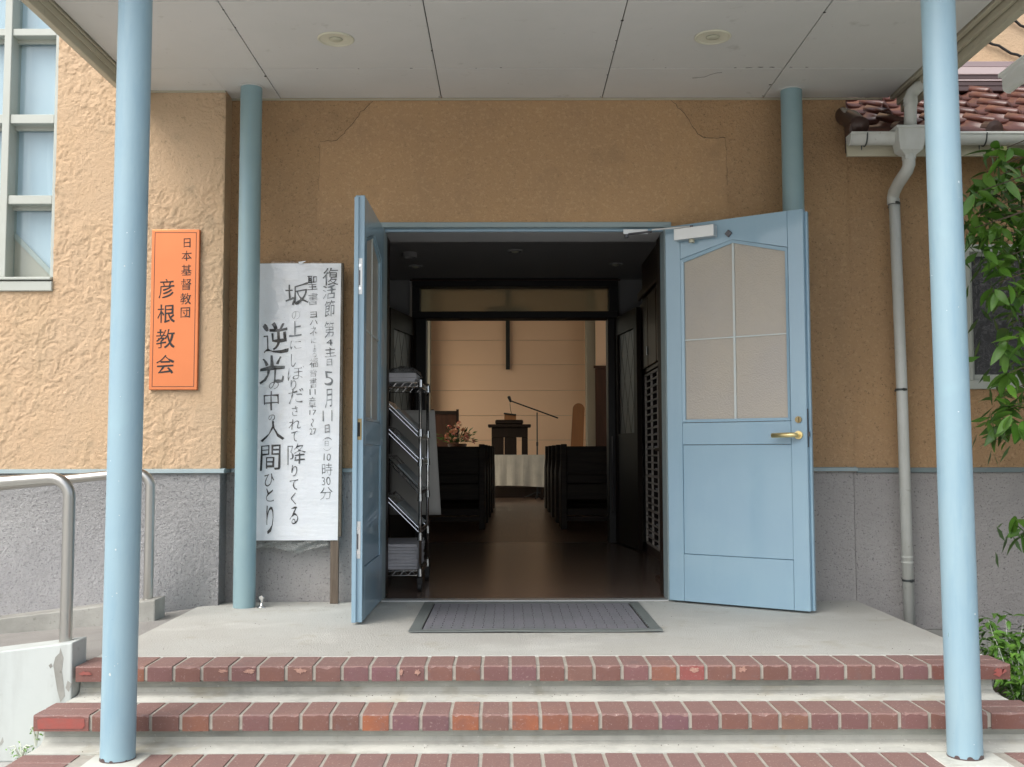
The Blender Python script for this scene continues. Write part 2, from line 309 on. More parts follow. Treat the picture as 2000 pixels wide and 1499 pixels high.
# stair core: treads of cream render with coved foot
def cove(x0, x1, yr, zt, zb, yf):
    """riser face at yr from zt to zb, coved into a tread running forward to yf"""
    prof = [(yr, zt), (yr, zb+.028), (yr-.008, zb+.010), (yr-.022, zb+.004), (yr-.045, zb), (yf, zb), (yf, zb-.13), (yr+.3, zb-.13), (yr+.3, zt)]
    return MB().prism([(x0, y, z) for y, z in prof], (x1-x0, 0, 0))
obj('tread', cove(-1.71, 1.93, 4.275, -.062, -.122, 4.139), 'cream', steps)
obj('tread', cove(-1.735, 1.975, 4.005, -.184, -.244, 3.875), 'cream', steps)
obj('tread', cove(-1.735, 1.975, 3.74, -.306, G+.003, 3.60), 'cream', steps)
for x0_, x1_, yr, zt, zb_ in ((-1.705, 1.925, 4.275, -.062, -.122), (-1.73, 1.97, 4.005, -.184, -.244), (-1.73, 1.97, 3.74, -.306, G)):
    obj('riser', box(x0_, x1_, yr-.004, yr+.001, zb_+.026, zt), 'riser', steps, bevel=.002)
obj('mortar_bed', box(-1.70, 1.965, 4.208, 4.399, -.055, -.004), 'mortar', steps)
obj('mortar_bed', box(-1.738, 1.972, 3.944, 4.136, -.177, -.126), 'mortar', steps)
obj('mortar_bed', box(-1.75, 1.99, 3.674, 3.868, -.299, -.248), 'mortar', steps)

def brick_mesh(wid, dep, seed):
    r = random.Random(seed); n = 6; prof = []
    mb = MB(); vs = []
    for i in range(n+1):
        x = -wid/2+wid*i/n; e = .0015 if 0 < i < n else .003
        cf = .0035+r.random()*.004+(r.random() < .12)*.006
        if i in (0, n): x += (.002 if i == 0 else -.002)
        vs += [(x, e, -.059), (x, e*.4, -cf-.012), (x, .0005+r.random()*.001, -cf), (x, cf*.8, -.0006), (x, .05, -r.random()*.001), (x, dep-.003, -.001), (x, dep, -.006), (x, dep, -.059)]
    k = 8; fs = []; mi = []
    for i in range(n):
        for j in range(k):
            a, b = i*k+j, i*k+(j+1) % k
            fs.append((a, b, b+k, a+k)); mi.append(1 if j in (0, 1, 7) and j != 7 else 0)
    fs += [tuple(range(k))[::-1], tuple(range(n*k, n*k+k))]; mi += [0, 0]
    mb.add(vs, fs); mb.mi = mi
    return mb.mesh('brick', ['brick', 'brickf'])
BM = [brick_mesh(.100, .198, s) for s in range(7)]
BE = {}
PAL = [(.19, .09, .07), (.21, .10, .078), (.175, .085, .07), (.19, .09, .09), (.175, .09, .10), (.15, .072, .056), (.22, .11, .072), (.20, .11, .088), (.24, .10, .06), (.17, .085, .085), (.185, .095, .08)]
ORANGE = (.34, .115, .05)
def put_brick(x, y, z, me, col, rz=0):
    o = bpy.data.objects.new('brick', me); C.objects.link(o); o.parent = steps
    o.location = (x, y+random.uniform(-.0015, .0015), z+random.uniform(-.0012, .0008)); o.rotation_euler = (0, 0, rz+random.uniform(-.006, .006)); o.color = (*col, 1)
    return o
def end_bricks(x0, x1, y, z, key, cols):
    """two stretchers laid along the step at its end"""
    wdt = x1-x0-.008
    if key not in BE: BE[key] = brick_mesh(wdt, .096, hash(key) % 97)
    for k in range(2): put_brick((x0+x1)/2, y+.101*k, z, BE[key], cols[k])
def course(a, n, y, z, x0, x1, cols, skip=()):
    for i in range(n):
        xc = a+.11*(i+.5)
        if any(lo_ < xc < hi_ for lo_, hi_ in skip): continue
        put_brick(xc, y, z, random.choice(BM), cols.get(i, random.choice(PAL)))
    return
# top course: joints start at -1.537
course(-1.537, 29, 4.201, 0, 0, 0, {9: (.19, .09, .115), 18: (.20, .095, .10), 20: (.32, .08, .075), 19: (.28, .115, .07)})
end_bricks(-1.708, -1.537, 4.201, 0, 'a', [(.20, .09, .075), (.22, .1, .08)])
end_bricks(1.657, 1.977, 4.201, 0, 'b', [(.16, .06, .045), (.15, .06, .05)])
course(-1.536, 30, 3.936, -.122, 0, 0, {9: ORANGE, 12: ORANGE, 14: (.33, .11, .05), 15: (.27, .10, .055), 10: (.17, .085, .105), 11: (.155, .085, .10), 16: (.25, .095, .06), 19: (.17, .085, .11)})
end_bricks(-1.75, -1.536, 3.936, -.122, 'c', [(.24, .10, .085), (.22, .1, .08)])
end_bricks(1.766, 1.975, 3.936, -.122, 'd', [(.15, .06, .045), (.15, .06, .05)])
course(-1.532, 30, 3.671, -.244, 0, 0, {}, skip=((-1.50, -1.285), (1.50, 1.72)))
end_bricks(-1.75, -1.534, 3.671, -.244, 'c', [(.25, .11, .10), (.24, .11, .09)])
end_bricks(1.77, 1.99, 3.671, -.244, 'd', [(.24, .1, .09), (.22, .1, .08)])
for x0, x1 in ((-1.532, -1.262), (1.45, 1.756)):
    obj('column_pad', box(x0+.046, x1-.02, 3.678, 3.868, -.30, -.2425), 'cream', steps, bevel=.006)
# flaked glaze on a few brick faces: thin raised scars
def scar(x, y, z, wd, hg, mt, seed):
    r = random.Random(seed); n = 26
    pts = [(x+math.cos(a)*wd*(.45+.75*r.random()), y, z+math.sin(a)*hg*(.45+.75*r.random())) for a in [2*math.pi*i/n for i in range(n)]]
    obj('glaze_scar', MB().prism(pts, (0, -.0012, 0)), mt, steps)
for px_, py_, wd, hg, mt in ((487, 1306, .022, .010, 'chip'), (435, 1305, .020, .007, 'chip'), (586, 1308, .024, .012, 'chip'), (783, 1313, .010, .012, 'chip'), (815, 1313, .012, .013, 'chip'),
                          (1356, 1306, .018, .011, 'chip'), (1450, 1307, .020, .012, 'chip')):
    p = aY(px_, py_, 4.2005); scar(p.x, 4.2, min(p.z, -.018), wd, hg, mt, px_)
p = aY(168, 1307, 4.2); scar(p.x, 4.2, -.026, .026, .009, 'chipred', 3)
p = aY(120, 1411, 3.936); 
obj('glaze_scar', MB().prism([(p.x+dx, 3.9355, -.152+dz) for dx, dz in ((-.085, -.019), (.078, -.019), (.086, -.008), (.084, .017), (-.07, .02), (-.088, .012))], (0, -.0012, 0)), 'chipred', steps)
p = aY(1953, 1310, 4.2); scar(p.x, 4.2, -.03, .026, .018, 'chipred', 5)

# ------------------------------------------------------------------ church building
church = thing('church_building', 'ochre stuccoed church front with grey roughcast base and open blue double doors', 'church', (0, W, 0))
def part(name, mb, mats, **k): return obj(name, mb, mats, church, **k)
# entrance wall
DT = .722; DB = .746   # band bottom / top
FW_ = .042             # door frame width
wl, wr = XL-FW_, XR+FW_
mb = MB().box(-1.6, wl, W, 6.3, DT, 2.15).box(wr, 1.96, W, 6.3, DT, 2.15).box(-1.6, 1.96, W, 6.3, 2.15, 3.7)
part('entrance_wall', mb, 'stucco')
part('roughcast_base', MB().box(-1.6, wl, W+.003, 6.3, -.3, DT), 'dado')
part('roughcast_base', MB().box(wr, 1.957, W+.003, 6.3, -.3, DT), 'dado')
part('base_band', MB().prism([(-1.57, W-.022, DT+.002), (-1.57, W+.02, DT+.002), (-1.57, W+.02, DB+.006), (-1.57, W-.018, DB)], (-1.57*-1+wl, 0, 0)), 'trim', bevel=.002)
part('base_band', MB().prism([(wr, W-.022, DT+.002), (wr, W+.02, DT+.002), (wr, W+.02, DB+.006), (wr, W-.018, DB)], (1.975-wr, 0, 0)), 'trim', bevel=.002)
part('base_band', MB().prism([(1.977, W+.000, DT-.006), (1.977, W+.05, DT-.006), (1.977, W+.05, DB+.004), (1.977, W+.002, DB-.002)], (4, 0, 0)), 'trim_shade', bevel=.002)
# smoother repaired area above the doors with its cracks
pp = [aY(x, y, W) for x, y in ((727, 198), (690, 238), (662, 272), (625, 277), (621, 360), (618, 470))]
pq = [aY(x, y, W) for x, y in ((1422, 470), (1419, 360), (1417, 270), (1370, 268), (1345, 232), (1312, 196))]
poly = [(p.x, W, max(p.z, 2.153)) for p in pp+pq]
part('repaired_plaster', MB().prism(poly, (0, -.0012, 0)), 'stucco_s')
def crack(pts, wd, seed, Y=W-.0015):
    r = random.Random(seed); P = []
    for a, b in zip(pts, pts[1:]):
        n = max(2, int(math.dist(a, b)/7))
        P += [(a[0]+(b[0]-a[0])*i/n+r.uniform(-1.6, 1.6), a[1]+(b[1]-a[1])*i/n+r.uniform(-1.6, 1.6)) for i in range(n)]
    P.append(pts[-1]); Q = [aY(x, y, Y) for x, y in P]; vs = []
    for i, q in enumerate(Q):
        d = (Q[min(i+1, len(Q)-1)]-Q[max(i-1, 0)]).normalized(); n_ = Vector((-d.z, 0, d.x))*wd*r.uniform(.5, 1.1)
        vs += [q+n_, q-n_]
    mb = MB(); k = len(Q)
    mb.add(vs+[v+Vector((0, .004, 0)) for v in vs], [(2*i, 2*i+1, 2*i+3, 2*i+2) for i in range(k-1)])
    part('crack', mb, 'dark')
crack([(729, 197), (705, 220), (690, 240), (662, 272), (655, 276), (625, 277)], .0014, 1)
crack([(624, 279), (623, 340), (622, 372)], .0006, 2)
crack([(1310, 195), (1330, 215), (1345, 235), (1362, 262), (1371, 268), (1417, 270)], .0016, 3)
crack([(1417, 272), (1419, 300), (1420, 362)], .0007, 4)
# wing wall right of the pilaster edge
WR = W+.012
wx0, wx1, wz0, wz1 = 2.622, 3.36, 1.19, 2.025
mb = MB().box(1.963, wx0, WR, 6.3, DT, 2.56).box(wx1, 6, WR, 6.3, DT, 2.56).box(wx0, wx1, WR, 6.3, DT, wz0).box(wx0, wx1, WR, 6.3, wz1, 2.56)
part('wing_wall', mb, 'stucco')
part('roughcast_base', MB().box(1.963, 6, WR+.003, 6.3, -.163, DT), 'dado')
for i in range(5):
    part('foundation_block', MB().box(1.97+i*.80, 1.97+i*.80+.796, WR-.004, 6.3, G, -.166), 'curb', bevel=.003)
wn = part('window', MB().box(wx0, wx1, WR-.02, 6.1, wz1-.045, wz1).box(wx0, wx1, WR-.02, 6.1, wz0, wz0+.05).box(wx0, wx0+.03, WR-.02, 6.1, wz0+.05, wz1-.045).box(wx1-.03, wx1, WR-.02, 6.1, wz0+.05, wz1-.045), 'winframe', label='white framed window with dark obscure glass behind the leaves', bevel=.003)
obj('sash', MB().box(wx0+.03, wx1-.03, WR+.01, WR+.04, wz1-.065, wz1-.045).box(wx0+.03, wx1-.03, WR+.01, WR+.04, wz0+.05, wz0+.085).box(wx0+.03, wx0+.05, WR+.01, WR+.04, wz0+.085, wz1-.065).box(2.97, 3.0, WR+.01, WR+.04, wz0+.085, wz1-.065), 'winframe', wn)
obj('pane', box(wx0+.05, wx1-.03, WR+.02, WR+.026, wz0+.085, wz1-.065), 'paned', wn)
# left bay
gx0, gx1, gz0 = -3.16, -2.55, 1.74
mb = MB().box(gx1, -1.6, WL, 6.25, DT, 3.9).box(gx0, gx1, WL, 6.25, DT, gz0).box(-5.5, gx0, WL, 6.25, DT, 3.9).box(-5.5, -1.6, WL, 6.25, 3.9, 5)
def trowel(x, z):
    p = Vector((x*.82+z*.57, 7.3+x*.31, z*.82-x*.57))
    w1 = Vector((mnoise.noise(p*13), mnoise.noise(p*13+Vector((5, 0, 0))), mnoise.noise(p*13+Vector((0, 5, 9)))))
    f = mnoise.fractal(p*15+w1*1.1, .9, 2.1, 3)*2.5+mnoise.noise(p*44)*.4
    k = math.floor(f); t = f-k; t = min(1, t/.16)
    dens = max(0, min(1, (mnoise.noise(p*2.6+Vector((3, 1, 0)))+.40)*1.8))
    g = mnoise.noise(p*70)*.0010+mnoise.noise(p*120)*.0009
    return min(1.8, abs((k+t)-1.0))*.0036*(.12+.88*dens)+g
def wall_skin(x0, x1, z0, z1, d):
    nx, nz = int((x1-x0)/d), int((z1-z0)/d)
    def fn(u, v):
        x, z = x0+(x1-x0)*u, z0+(z1-z0)*v
        e = 1 if min(u, 1-u, v, 1-v) > .0001 else 0
        return (x, WL-.0015-(trowel(x, z)*e), z)
    return MB().grid(fn, nx, nz)
mb = MB().box(gx1, -1.6, WL+.002, 6.25, DT, 3.9).box(gx0, gx1, WL+.002, 6.25, DT, gz0).box(-5.5, gx0, WL, 6.25, DT, 3.9).box(-5.5, -1.6, WL, 6.25, 3.9, 5)
part('left_bay_wall', mb, 'stucco_l')
mb = wall_skin(-2.95, -1.6, DB-.005, 3.25, .0056)
keep = [f for f in mb.f if not (min(mb.v[i][0] for i in f) < gx1-.004 and max(mb.v[i][2] for i in f) > gz0+.004)]
mb.f = keep; mb.mi = [0]*len(keep)
part('trowelled_plaster', mb, 'stucco_l', smooth=True)
def flare(u, v):
    x = -5.5+3.9*u; z = G+(DT-G)*v
    k = max(0, min(1, (-1.605-x)/.36)); t = max(0, 1-(z+.02)/.62) if z > -.02 else 1
    return (x, WL+.002-.33*k*k*(3-2*k)*t**2.2, z)
def flare2(u, v):
    x = -3.05+1.45*u; z = -.12+(DT+.12)*v; q = flare((x+5.5)/3.9, (z-G)/(DT-G)); p = Vector((x, 3.1, z))
    n_ = mnoise.noise(p*48)*.0022+mnoise.noise(p*95)*.0018+abs(mnoise.noise(p*26))*.003
    e = 0 if u > .9999 or v > .9999 else 1
    return (q[0], q[1]-.004-n_*e, q[2])
part('roughcast_skin', MB().grid(flare2, 230, 135), 'dado_l', smooth=True)
mb = MB().grid(flare, 160, 40)
mb.box(-5.5, -1.6, WL+.01, 6.25, G, DT)
o = part('roughcast_base', mb, 'dado_l'); 
part('base_band', MB().prism([(-5.5, WL-.024, DT+.002), (-5.5, WL+.02, DT+.002), (-5.5, WL+.02, DB+.006), (-5.5, WL-.02, DB)], (5.5-1.573, 0, 0)).box(-1.60, -1.573, WL+.02, W-.0, DT+.002, DB), 'trim', bevel=.002)
# left window: frame, panes, blind
win = part('window', MB().box(gx1-.022, gx1-.001, WL+.002, 6.05, gz0+.08, 3.9).box(-2.862, -2.82, WL-.006, 6.05, gz0+.08, 3.9).box(gx0, gx0+.03, WL, 6.05, gz0+.08, 3.9)
           , 'winframe', label='tall window of stacked square panes at the left edge', bevel=.003)
bars = (2.237, 2.287), (2.70, 2.752), (3.209, 3.25), (3.66, 3.70)
for a, b in ((gx0+.03, -2.862), (-2.82, gx1-.022)):
    for z0, z1 in bars:
        obj('glazing_bar', box(a, b, WL+.003, 6.05, z0, z1), 'winframe', win, bevel=.003)
        obj('glazing_bar', box(a, b, WL+.066, WL+.084, z0-.022, z0), 'winframe', win)
    zs = [gz0+.08]+[q for bb in bars for q in bb]
    for i in range(0, 8, 2): obj('pane', box(a, b, WL+.085, WL+.089, zs[i], zs[i+1]), 'pane', win)
obj('sill', MB().box(gx0, gx1-.005, WL-.03, 6.05, gz0+.062, gz0+.078), 'winframe', win, bevel=.004)
obj('sill', MB().box(gx0, gx1+.0, WL-.022, 6.05, gz0, gz0+.055), 'winframe', win, bevel=.004)
obj('blind', box(gx0+.005, gx1-.003, 5.975, 5.979, gz0, 3.9), 'blind', win)
a = aY(22, 458, 5.96); b = aY(108, 545, 5.96)
obj('stair_string', MB().prism([(a.x-.02, 5.962, a.z+.015), (a.x-.02, 5.962, 1.8), (b.x+.02, 5.962, 1.8)], (0, .010, 0)), 'stair', win)
obj('stair_rail', MB().prism([(a.x-.02, 5.953, a.z+.055), (a.x-.02, 5.953, a.z+.015), (b.x+.02, 5.953, 1.80), (b.x+.02, 5.953, 1.835)], (0, .008, 0)), 'winframe', win)

# door frame
fr = part('door_frame', MB().box(XL-FW_, XL, W-.006, 6.16, .0, 2.128).box(XR, XR+FW_, W-.006, 6.16, .0, 2.128).box(XL-FW_, XR+FW_, W-.008, 6.10, 2.128, 2.158), 'trim', bevel=.003, label='blue grey frame of the open double doors')
obj('door_stop_rail', MB().box(XL, XR, W+.035, W+.06, 2.112, 2.128), 'door', fr)
part('door_soffit', MB().box(XL, XR, 6.10, 6.36, 2.118, 2.16), 'intwall')
part('threshold', MB().box(XL, XR, W-.02, W+.06, .0005, .008), 'alu')

def leaf(org, ang, flip, label, hardware):
    """leaf seen from its inner face; local u along the leaf, v into the leaf's thickness, z up"""
    o3 = Vector(org); du = Vector((math.cos(ang), math.sin(ang), 0)); dv = Vector((-du.y, du.x, 0))*flip
    mt = Matrix(((du.x, dv.x, 0, o3.x), (du.y, dv.y, 0, o3.y), (0, 0, 1, 0), (0, 0, 0, 1)))
    w_, h0, h1, th = .80, .012, 2.118, .045
    lf = None
    def p(name, mb, mats, par=None, **k):
        return obj(name, mb.xf(mt), mats, par if par is not None else lf, **k)
    s = .091; g = .0012
    # frame of the leaf: stiles and rails, 1.2 mm joints between
    lf = obj('door', MB().box(0, s, 0, th, h0, h1).xf(mt), 'door', church, bevel=.002, label=label)
    p('stile', MB().box(.712+.003, w_, 0, th, h0, h1), 'door', bevel=.002)
    top = [(s+g, 0, h1), (s+g, 0, 1.905+.018), (.402, 0, 1.982+.018), (.712+.003-g, 0, 1.905+.018), (.712+.003-g, 0, h1)]
    p('top_rail', MB().prism(top, (0, th, 0)), 'door', bevel=.0015)
    mo = .016
    def mould(pts):   # bead round the glazing
        q = [Vector((a, 0, b)) for a, b in pts]; mb = MB()
        c = Vector((.402, 0, 1.45))
        n = len(q)
        inn = [Vector((a+(mo if a < .4 else -mo if a > .41 else 0), 0, b+(mo if b < 1.2 else -mo))) for a, b in pts]
        for i in range(n):
            j = (i+1) % n
            mb.prism([q[i]+Vector((0, .002, 0)), q[j]+Vector((0, .002, 0)), inn[j]+Vector((0, .007, 0)), inn[i]+Vector((0, .007, 0))], (0, .03, 0))
        return mb
    wp = [(s+g, 1.0), (s+g, 1.92), (.402, 1.999), (.713, 1.92), (.713, 1.0)]
    p('glazing_bead', mould(wp), 'door')
    p('pane', MB().prism([(s+.01, .018, 1.01), (s+.01, .018, 1.91), (.402, .018, 1.99), (.705, .018, 1.91), (.705, .018, 1.01)], (0, .005, 0)), 'dglass')
    p('muntin', MB().box(.397, .409, .010, .017, 1.016, 1.984), 'muntin')
    p('muntin', MB().box(s+.017, .697, .0115, .0165, 1.459, 1.466), 'muntin')
    p('lock_rail', MB().box(s+g, .715-g, 0, th, .876, .997), 'door', bevel=.002)
    p('door_panel', MB().box(s+g, .715-g, .006, th-.006, .272, .874), 'door', bevel=.002)
    p('bottom_rail', MB().box(s+g, .715-g, 0, th, h0, .270), 'door', bevel=.002)
    p('astragal', MB().box(w_, w_+.014, .028, .05, h0, h1-.01), 'door', bevel=.002)
    if hardware == 'right':
        hd = p('door_handle', MB().tube([(.757, -.001, .923), (.757, -.012, .923)], .022, 20), 'brass')
        pa = [(.757, -.01, .923), (.757, -.045, .923), (.748, -.055, .923), (.73, -.058, .923), (.63, -.056, .921)]
        p('lever', MB().tube(pa, [.010, .011, .013, .0135, .0125], 14), 'brass', hd, smooth=True)
        lk = p('lock', MB().tube([(.757, -.001, 1.004), (.757, -.009, 1.004)], .0175, 20), 'brassd')
        p('thumb_turn', MB().box(.753, .761, -.018, -.009, .992, 1.016), 'brassd', lk)
        cl = p('door_closer', MB().box(.078, .318, -.052, -.001, 2.022, 2.088), 'alu', bevel=.002)
        p('closer_cap', MB().tube([(.175, -.026, 2.022), (.175, -.026, 2.004)], .016, 14), 'lampd', cl)
        p('closer_pivot', MB().tube([(.175, -.026, 2.088), (.175, -.026, 2.10)], .010, 12), 'gunmetal', cl)
        pv = mt @ Vector((.175, -.026, 2.096)); el = Vector((.815, 5.915, 2.096)); br = Vector((.68, 5.985, 2.085))
        obj('closer_arm', MB().tube([pv, el], .0055, 8), 'alu', cl)
        obj('closer_arm', MB().tube([el+Vector((0, 0, -.01)), br], .0065, 8).tube([br, br+Vector((0, 0, -.02))], .012, 10), 'gunmetal', cl)
        obj('closer_bracket', MB().box(.66, .80, 5.975, 5.984, 2.085, 2.112), 'alu', cl)
        p('sensor', MB().prism([(.385, -.001, 2.012), (.407, -.001, 2.034), (.385, -.001, 2.056), (.363, -.001, 2.034)], (0, -.010, 0)), 'gunmetal', bevel=.002)
        p('strike_plate', MB().box(w_+.0002, w_+.0022, .006, .024, .86, 1.06), 'gunmetal')
        p('latch_bolt', MB().box(w_+.002, w_+.010, .010, .020, .915, .94), 'gunmetal')
    else:
        for z0, z1 in ((1.62, 1.80), (.32, .50)):
            fb = p('flush_bolt', MB().box(w_+.0002, w_+.0016, .010, .036, z0, z1), 'alu')
            [p('bolt_recess', MB().tube([(w_+.0012, .023, q_), (w_+.0024, .023, q_)], .008, 12), 'chrome', fb) for q_ in (z0+.03, z1-.035)]
            p('bolt_slot', MB().box(w_+.0016, w_+.0026, .020, .026, z0+.045, z1-.06), 'gunmetal', fb)
        kp = p('keeper_plate', MB().box(w_+.0002, w_+.0018, .008, .036, .898, 1.003), 'brassd')
        p('keeper_hole', MB().box(w_+.0018, w_+.0026, .015, .029, .915, .985), 'dark', kp)
    return lf
leaf((XL, W-.006, 0), math.radians(-90), -1, 'left door leaf swung straight out and seen edge on', 'left')
leaf((XR, 5.945, 0), math.atan2(-.444, .647), 1, 'right door leaf swung wide open with brass lever handle and closer', 'right')

# upper wall, wing roof
UPY = 7.25
part('upper_wall', box(1.5, 6.5, UPY, 7.45, 3.3, 6.5), 'stucco_l')
for y0, y1, mt, pr in ((120, 131, 'mauve', .012), (131.5, 145.5, 'pink', .03), (146, 155, 'brown', .02), (155.5, 158.5, 'pink', .05), (160, 168, 'brown', .045), (169, 178, 'brown', .075)):
    p0, p1 = aY(1930, y0, UPY-pr), aY(1930, y1, UPY-pr)
    part('flashing', box(1.9, 6.4, UPY-pr, UPY+.02, p0.z, p1.z), mt, bevel=.003)
zb = aY(1930, 179, UPY-.05).z
# roof plane from eaves (y=5.73, z=2.605) to (7.2, zb)
E0 = Vector((0, 5.735, 2.600)); E1 = Vector((0, 7.22, zb-.02)); sl = (E1-E0); SL = sl.length; sl.normalize(); nrm = Vector((0, -sl.z, sl.y))
roof = part('roof', MB().prism([(1.95, 5.76, 2.575), (1.95, 7.25, zb-.06), (1.95, 7.25, zb-.2), (1.95, 5.995, 2.56), (1.95, 5.76, 2.56)], (4.35, 0, 0)), 'tiled', label='glazed brown tiled roof of the side wing')
TW, TL, EXP = .253, .40, .335
def tile_mesh():
    mb = MB(); n = 14
    def prof(t):       # low pan then a raised roll
        return .058*math.exp(-((t-.08)/.12)**2)+.058*math.exp(-((t-1.08)/.12)**2) + .010*(abs(t-.55)*2)**2
    top = []
    for i in range(n+1):
        t = i/n
        for s_ in (0., TL): top.append(Vector((t*(TW+.012), 0, 0))+Vector((0, s_, prof(t))))
    bot = [p-Vector((0, 0, .026)) for p in top]
    k = len(top); fs = [(2*i, 2*i+2, 2*i+3, 2*i+1) for i in range(n)]+[(k+2*i, k+2*i+1, k+2*i+3, k+2*i+2) for i in range(n)]
    fs += [(2*i, k+2*i, k+2*i+2, 2*i+2) for i in range(n)]+[(0, 1, k+1, k), (k-2, 2*k-2, 2*k-1, k-1)]
    mb.add(top+bot, fs); return mb.mesh('roof_tile', 'tile', True)
TM = tile_mesh()
ang = math.atan2(sl.z, sl.y)
rows = int(SL/EXP)+1
for r_ in range(rows):
    for c_ in range(11):
        x = 1.915+c_*TW+(.085*r_ % TW)-(.06 if r_ else 0)
        if r_*EXP+TL > SL+.12: continue
        o = bpy.data.objects.new('roof_tile', TM); C.objects.link(o); o.parent = roof
        o.matrix_parent_inverse = Matrix.Identity(4)
        pos = E0+sl*(r_*EXP)+nrm*(.018+.001*r_)
        o.location = (x, pos.y, pos.z); o.rotation_euler = (ang-.075, random.uniform(-.01, .01), random.uniform(-.012, .012))
        q = random.random(); o.color = (.10+.12*q, .04+.04*q, .03+.025*q, 1)
for c_ in range(11):   # round end caps of the eaves course
    x = 1.935+c_*TW
    mb = MB().tube([(x, 5.715, 2.615), (x, 5.722, 2.617), (x, 5.80, 2.64)], [.022, .047, .049], 18)
    obj('eaves_cap', mb, 'tiled', roof, smooth=False, bevel=0)
obj('verge_mortar', MB().prism([(1.915, 5.82, 2.72), (1.99, 5.80, 2.69), (2.03, 5.86, 2.72), (2.00, 5.93, 2.79), (1.915, 5.93, 2.81)], (0, .06, .02)), 'lime', roof, bevel=.02, seg=2)
obj('verge_tile', MB().tube([(1.945, 5.70, 2.630), (1.945, 5.76, 2.655), (1.945, 7.2, zb+.07)], .048, 16), 'tiled', roof, smooth=True)
obj('eaves_board', box(1.885, 6.3, 5.755, 5.775, 2.475, 2.56), 'fascia', roof)
obj('eaves_soffit', box(1.964, 6.3, 5.775, 6.0, 2.545, 2.56), 'fascia', roof)
for i, (xa, ya, xb, yb) in enumerate(((1925, 82, 2010, 120), (1972, 38, 2010, 62))):
    a, b = aY(xa-22, ya-13, UPY-.03), aY(xb+60, yb+28, UPY-.03)
    pts = [a.lerp(b, t/14)+Vector((0, 0, .008*math.sin(t*1.9+i))) for t in range(15)]
    o = obj('cable', MB().tube(pts, .0095, 8), 'rubber', smooth=True)
    tag(o, ('black cable slanting across the upper wall, the lower of the two' if i == 0 else 'black cable slanting across the upper wall, nearest the picture corner'), 'cable', 'cables on the upper wall')

# ------------------------------------------------------------------ porch canopy
can = thing('porch_canopy', 'flat porch canopy with grey ceiling boards and beige edge over the entrance', 'canopy', (0, 4.7, CZ))
def cp(name, mb, mats, **k): return obj(name, mb, mats, can, **k)
CX0, CX1, CY0 = -2.09, 2.29, 3.42
cp('canopy_roof', MB().box(CX0+.01, CX1-.01, CY0+.01, WL-.002, CZ+.014, 3.12).box(-1.598, CX1-.01, WL, W-.004, CZ+.014, 3.12), 'dark')
for xs, s_, k_ in ((CX0, 1, .5), (CX1, -1, 1.6)):
    y1 = WL-.003 if s_ == 1 else W-.01
    f = cp('fascia', MB().box(xs-s_*.03, xs+s_*.010*k_, CY0, y1, CZ-.085, 3.16), 'fascia', bevel=.003)
    cp('fascia_strip', MB().box(xs+s_*.0125*k_, xs+s_*.024*k_, CY0, y1, CZ-.044, 3.1), 'fascia', bevel=.002)
    cp('fascia_strip', MB().box(xs+s_*.030*k_, xs+s_*.048*k_, CY0, y1, CZ-.010, 3.1), 'fascia', bevel=.002)
cp('fascia', MB().box(CX0, CX1, CY0-.045, CY0-.002, CZ-.085, 3.16), 'fascia', bevel=.003)
xs_ = [-2.060, -1.318, -.387, .544, 1.476, 2.207]; ys_ = [CY0+.01, 3.83, 4.669, 5.511, 5.98]
for i in range(5):
    for j in range(4):
        y1 = ys_[j+1]-.0025
        x0_, x1_ = xs_[i]+.0028, xs_[i+1]-.0028
        if i == 0 and j == 3:
            mb = MB().box(x0_, -1.602, ys_[j]+.0012, WL-.012, CZ, CZ+.010).box(-1.602, x1_, ys_[j]+.0012, W-.012, CZ, CZ+.010)
        else: mb = MB().box(x0_, x1_, ys_[j]+.0028, y1-(.0 if j < 3 else 0), CZ, CZ+.010)
        cp('ceiling_panel', mb, 'ceil', bevel=.001)
cp('cover_bead', MB().box(-1.60, 2.17, W-.014, W-.003, CZ-.010, CZ-.0005), 'fascia')
cp('cover_bead', MB().box(-2.06, -1.60, WL-.014, WL-.003, CZ-.010, CZ-.0005), 'fascia')
for px_, py_, side in ((656, 76, 'left'), (1392, 72, 'right')):
    p = aZ(px_, py_, CZ)
    t = thing('downlight', 'cream round recessed downlight in the porch ceiling, '+side+' of the pair', 'ceiling light', (p.x, p.y, CZ), 'downlights in the porch ceiling')
    c = (p.x, p.y, CZ)
    obj('trim_ring', MB().lathe(c, [(.090, -.0005), (.091, -.004), (.086, -.008), (.079, -.007), (.076, -.002)], 36, cap=False), 'lampw', t, smooth=True)
    obj('reflector', MB().lathe(c, [(.077, -.005), (.060, -.0035), (.034, -.0022)], 36, cap=False), 'lampw', t, smooth=True)
    obj('lens', MB().lathe(c, [(.033, -.0035), (.030, -.007), (.016, -.010), (.001, -.011)], 28), 'lampd', t, smooth=True)

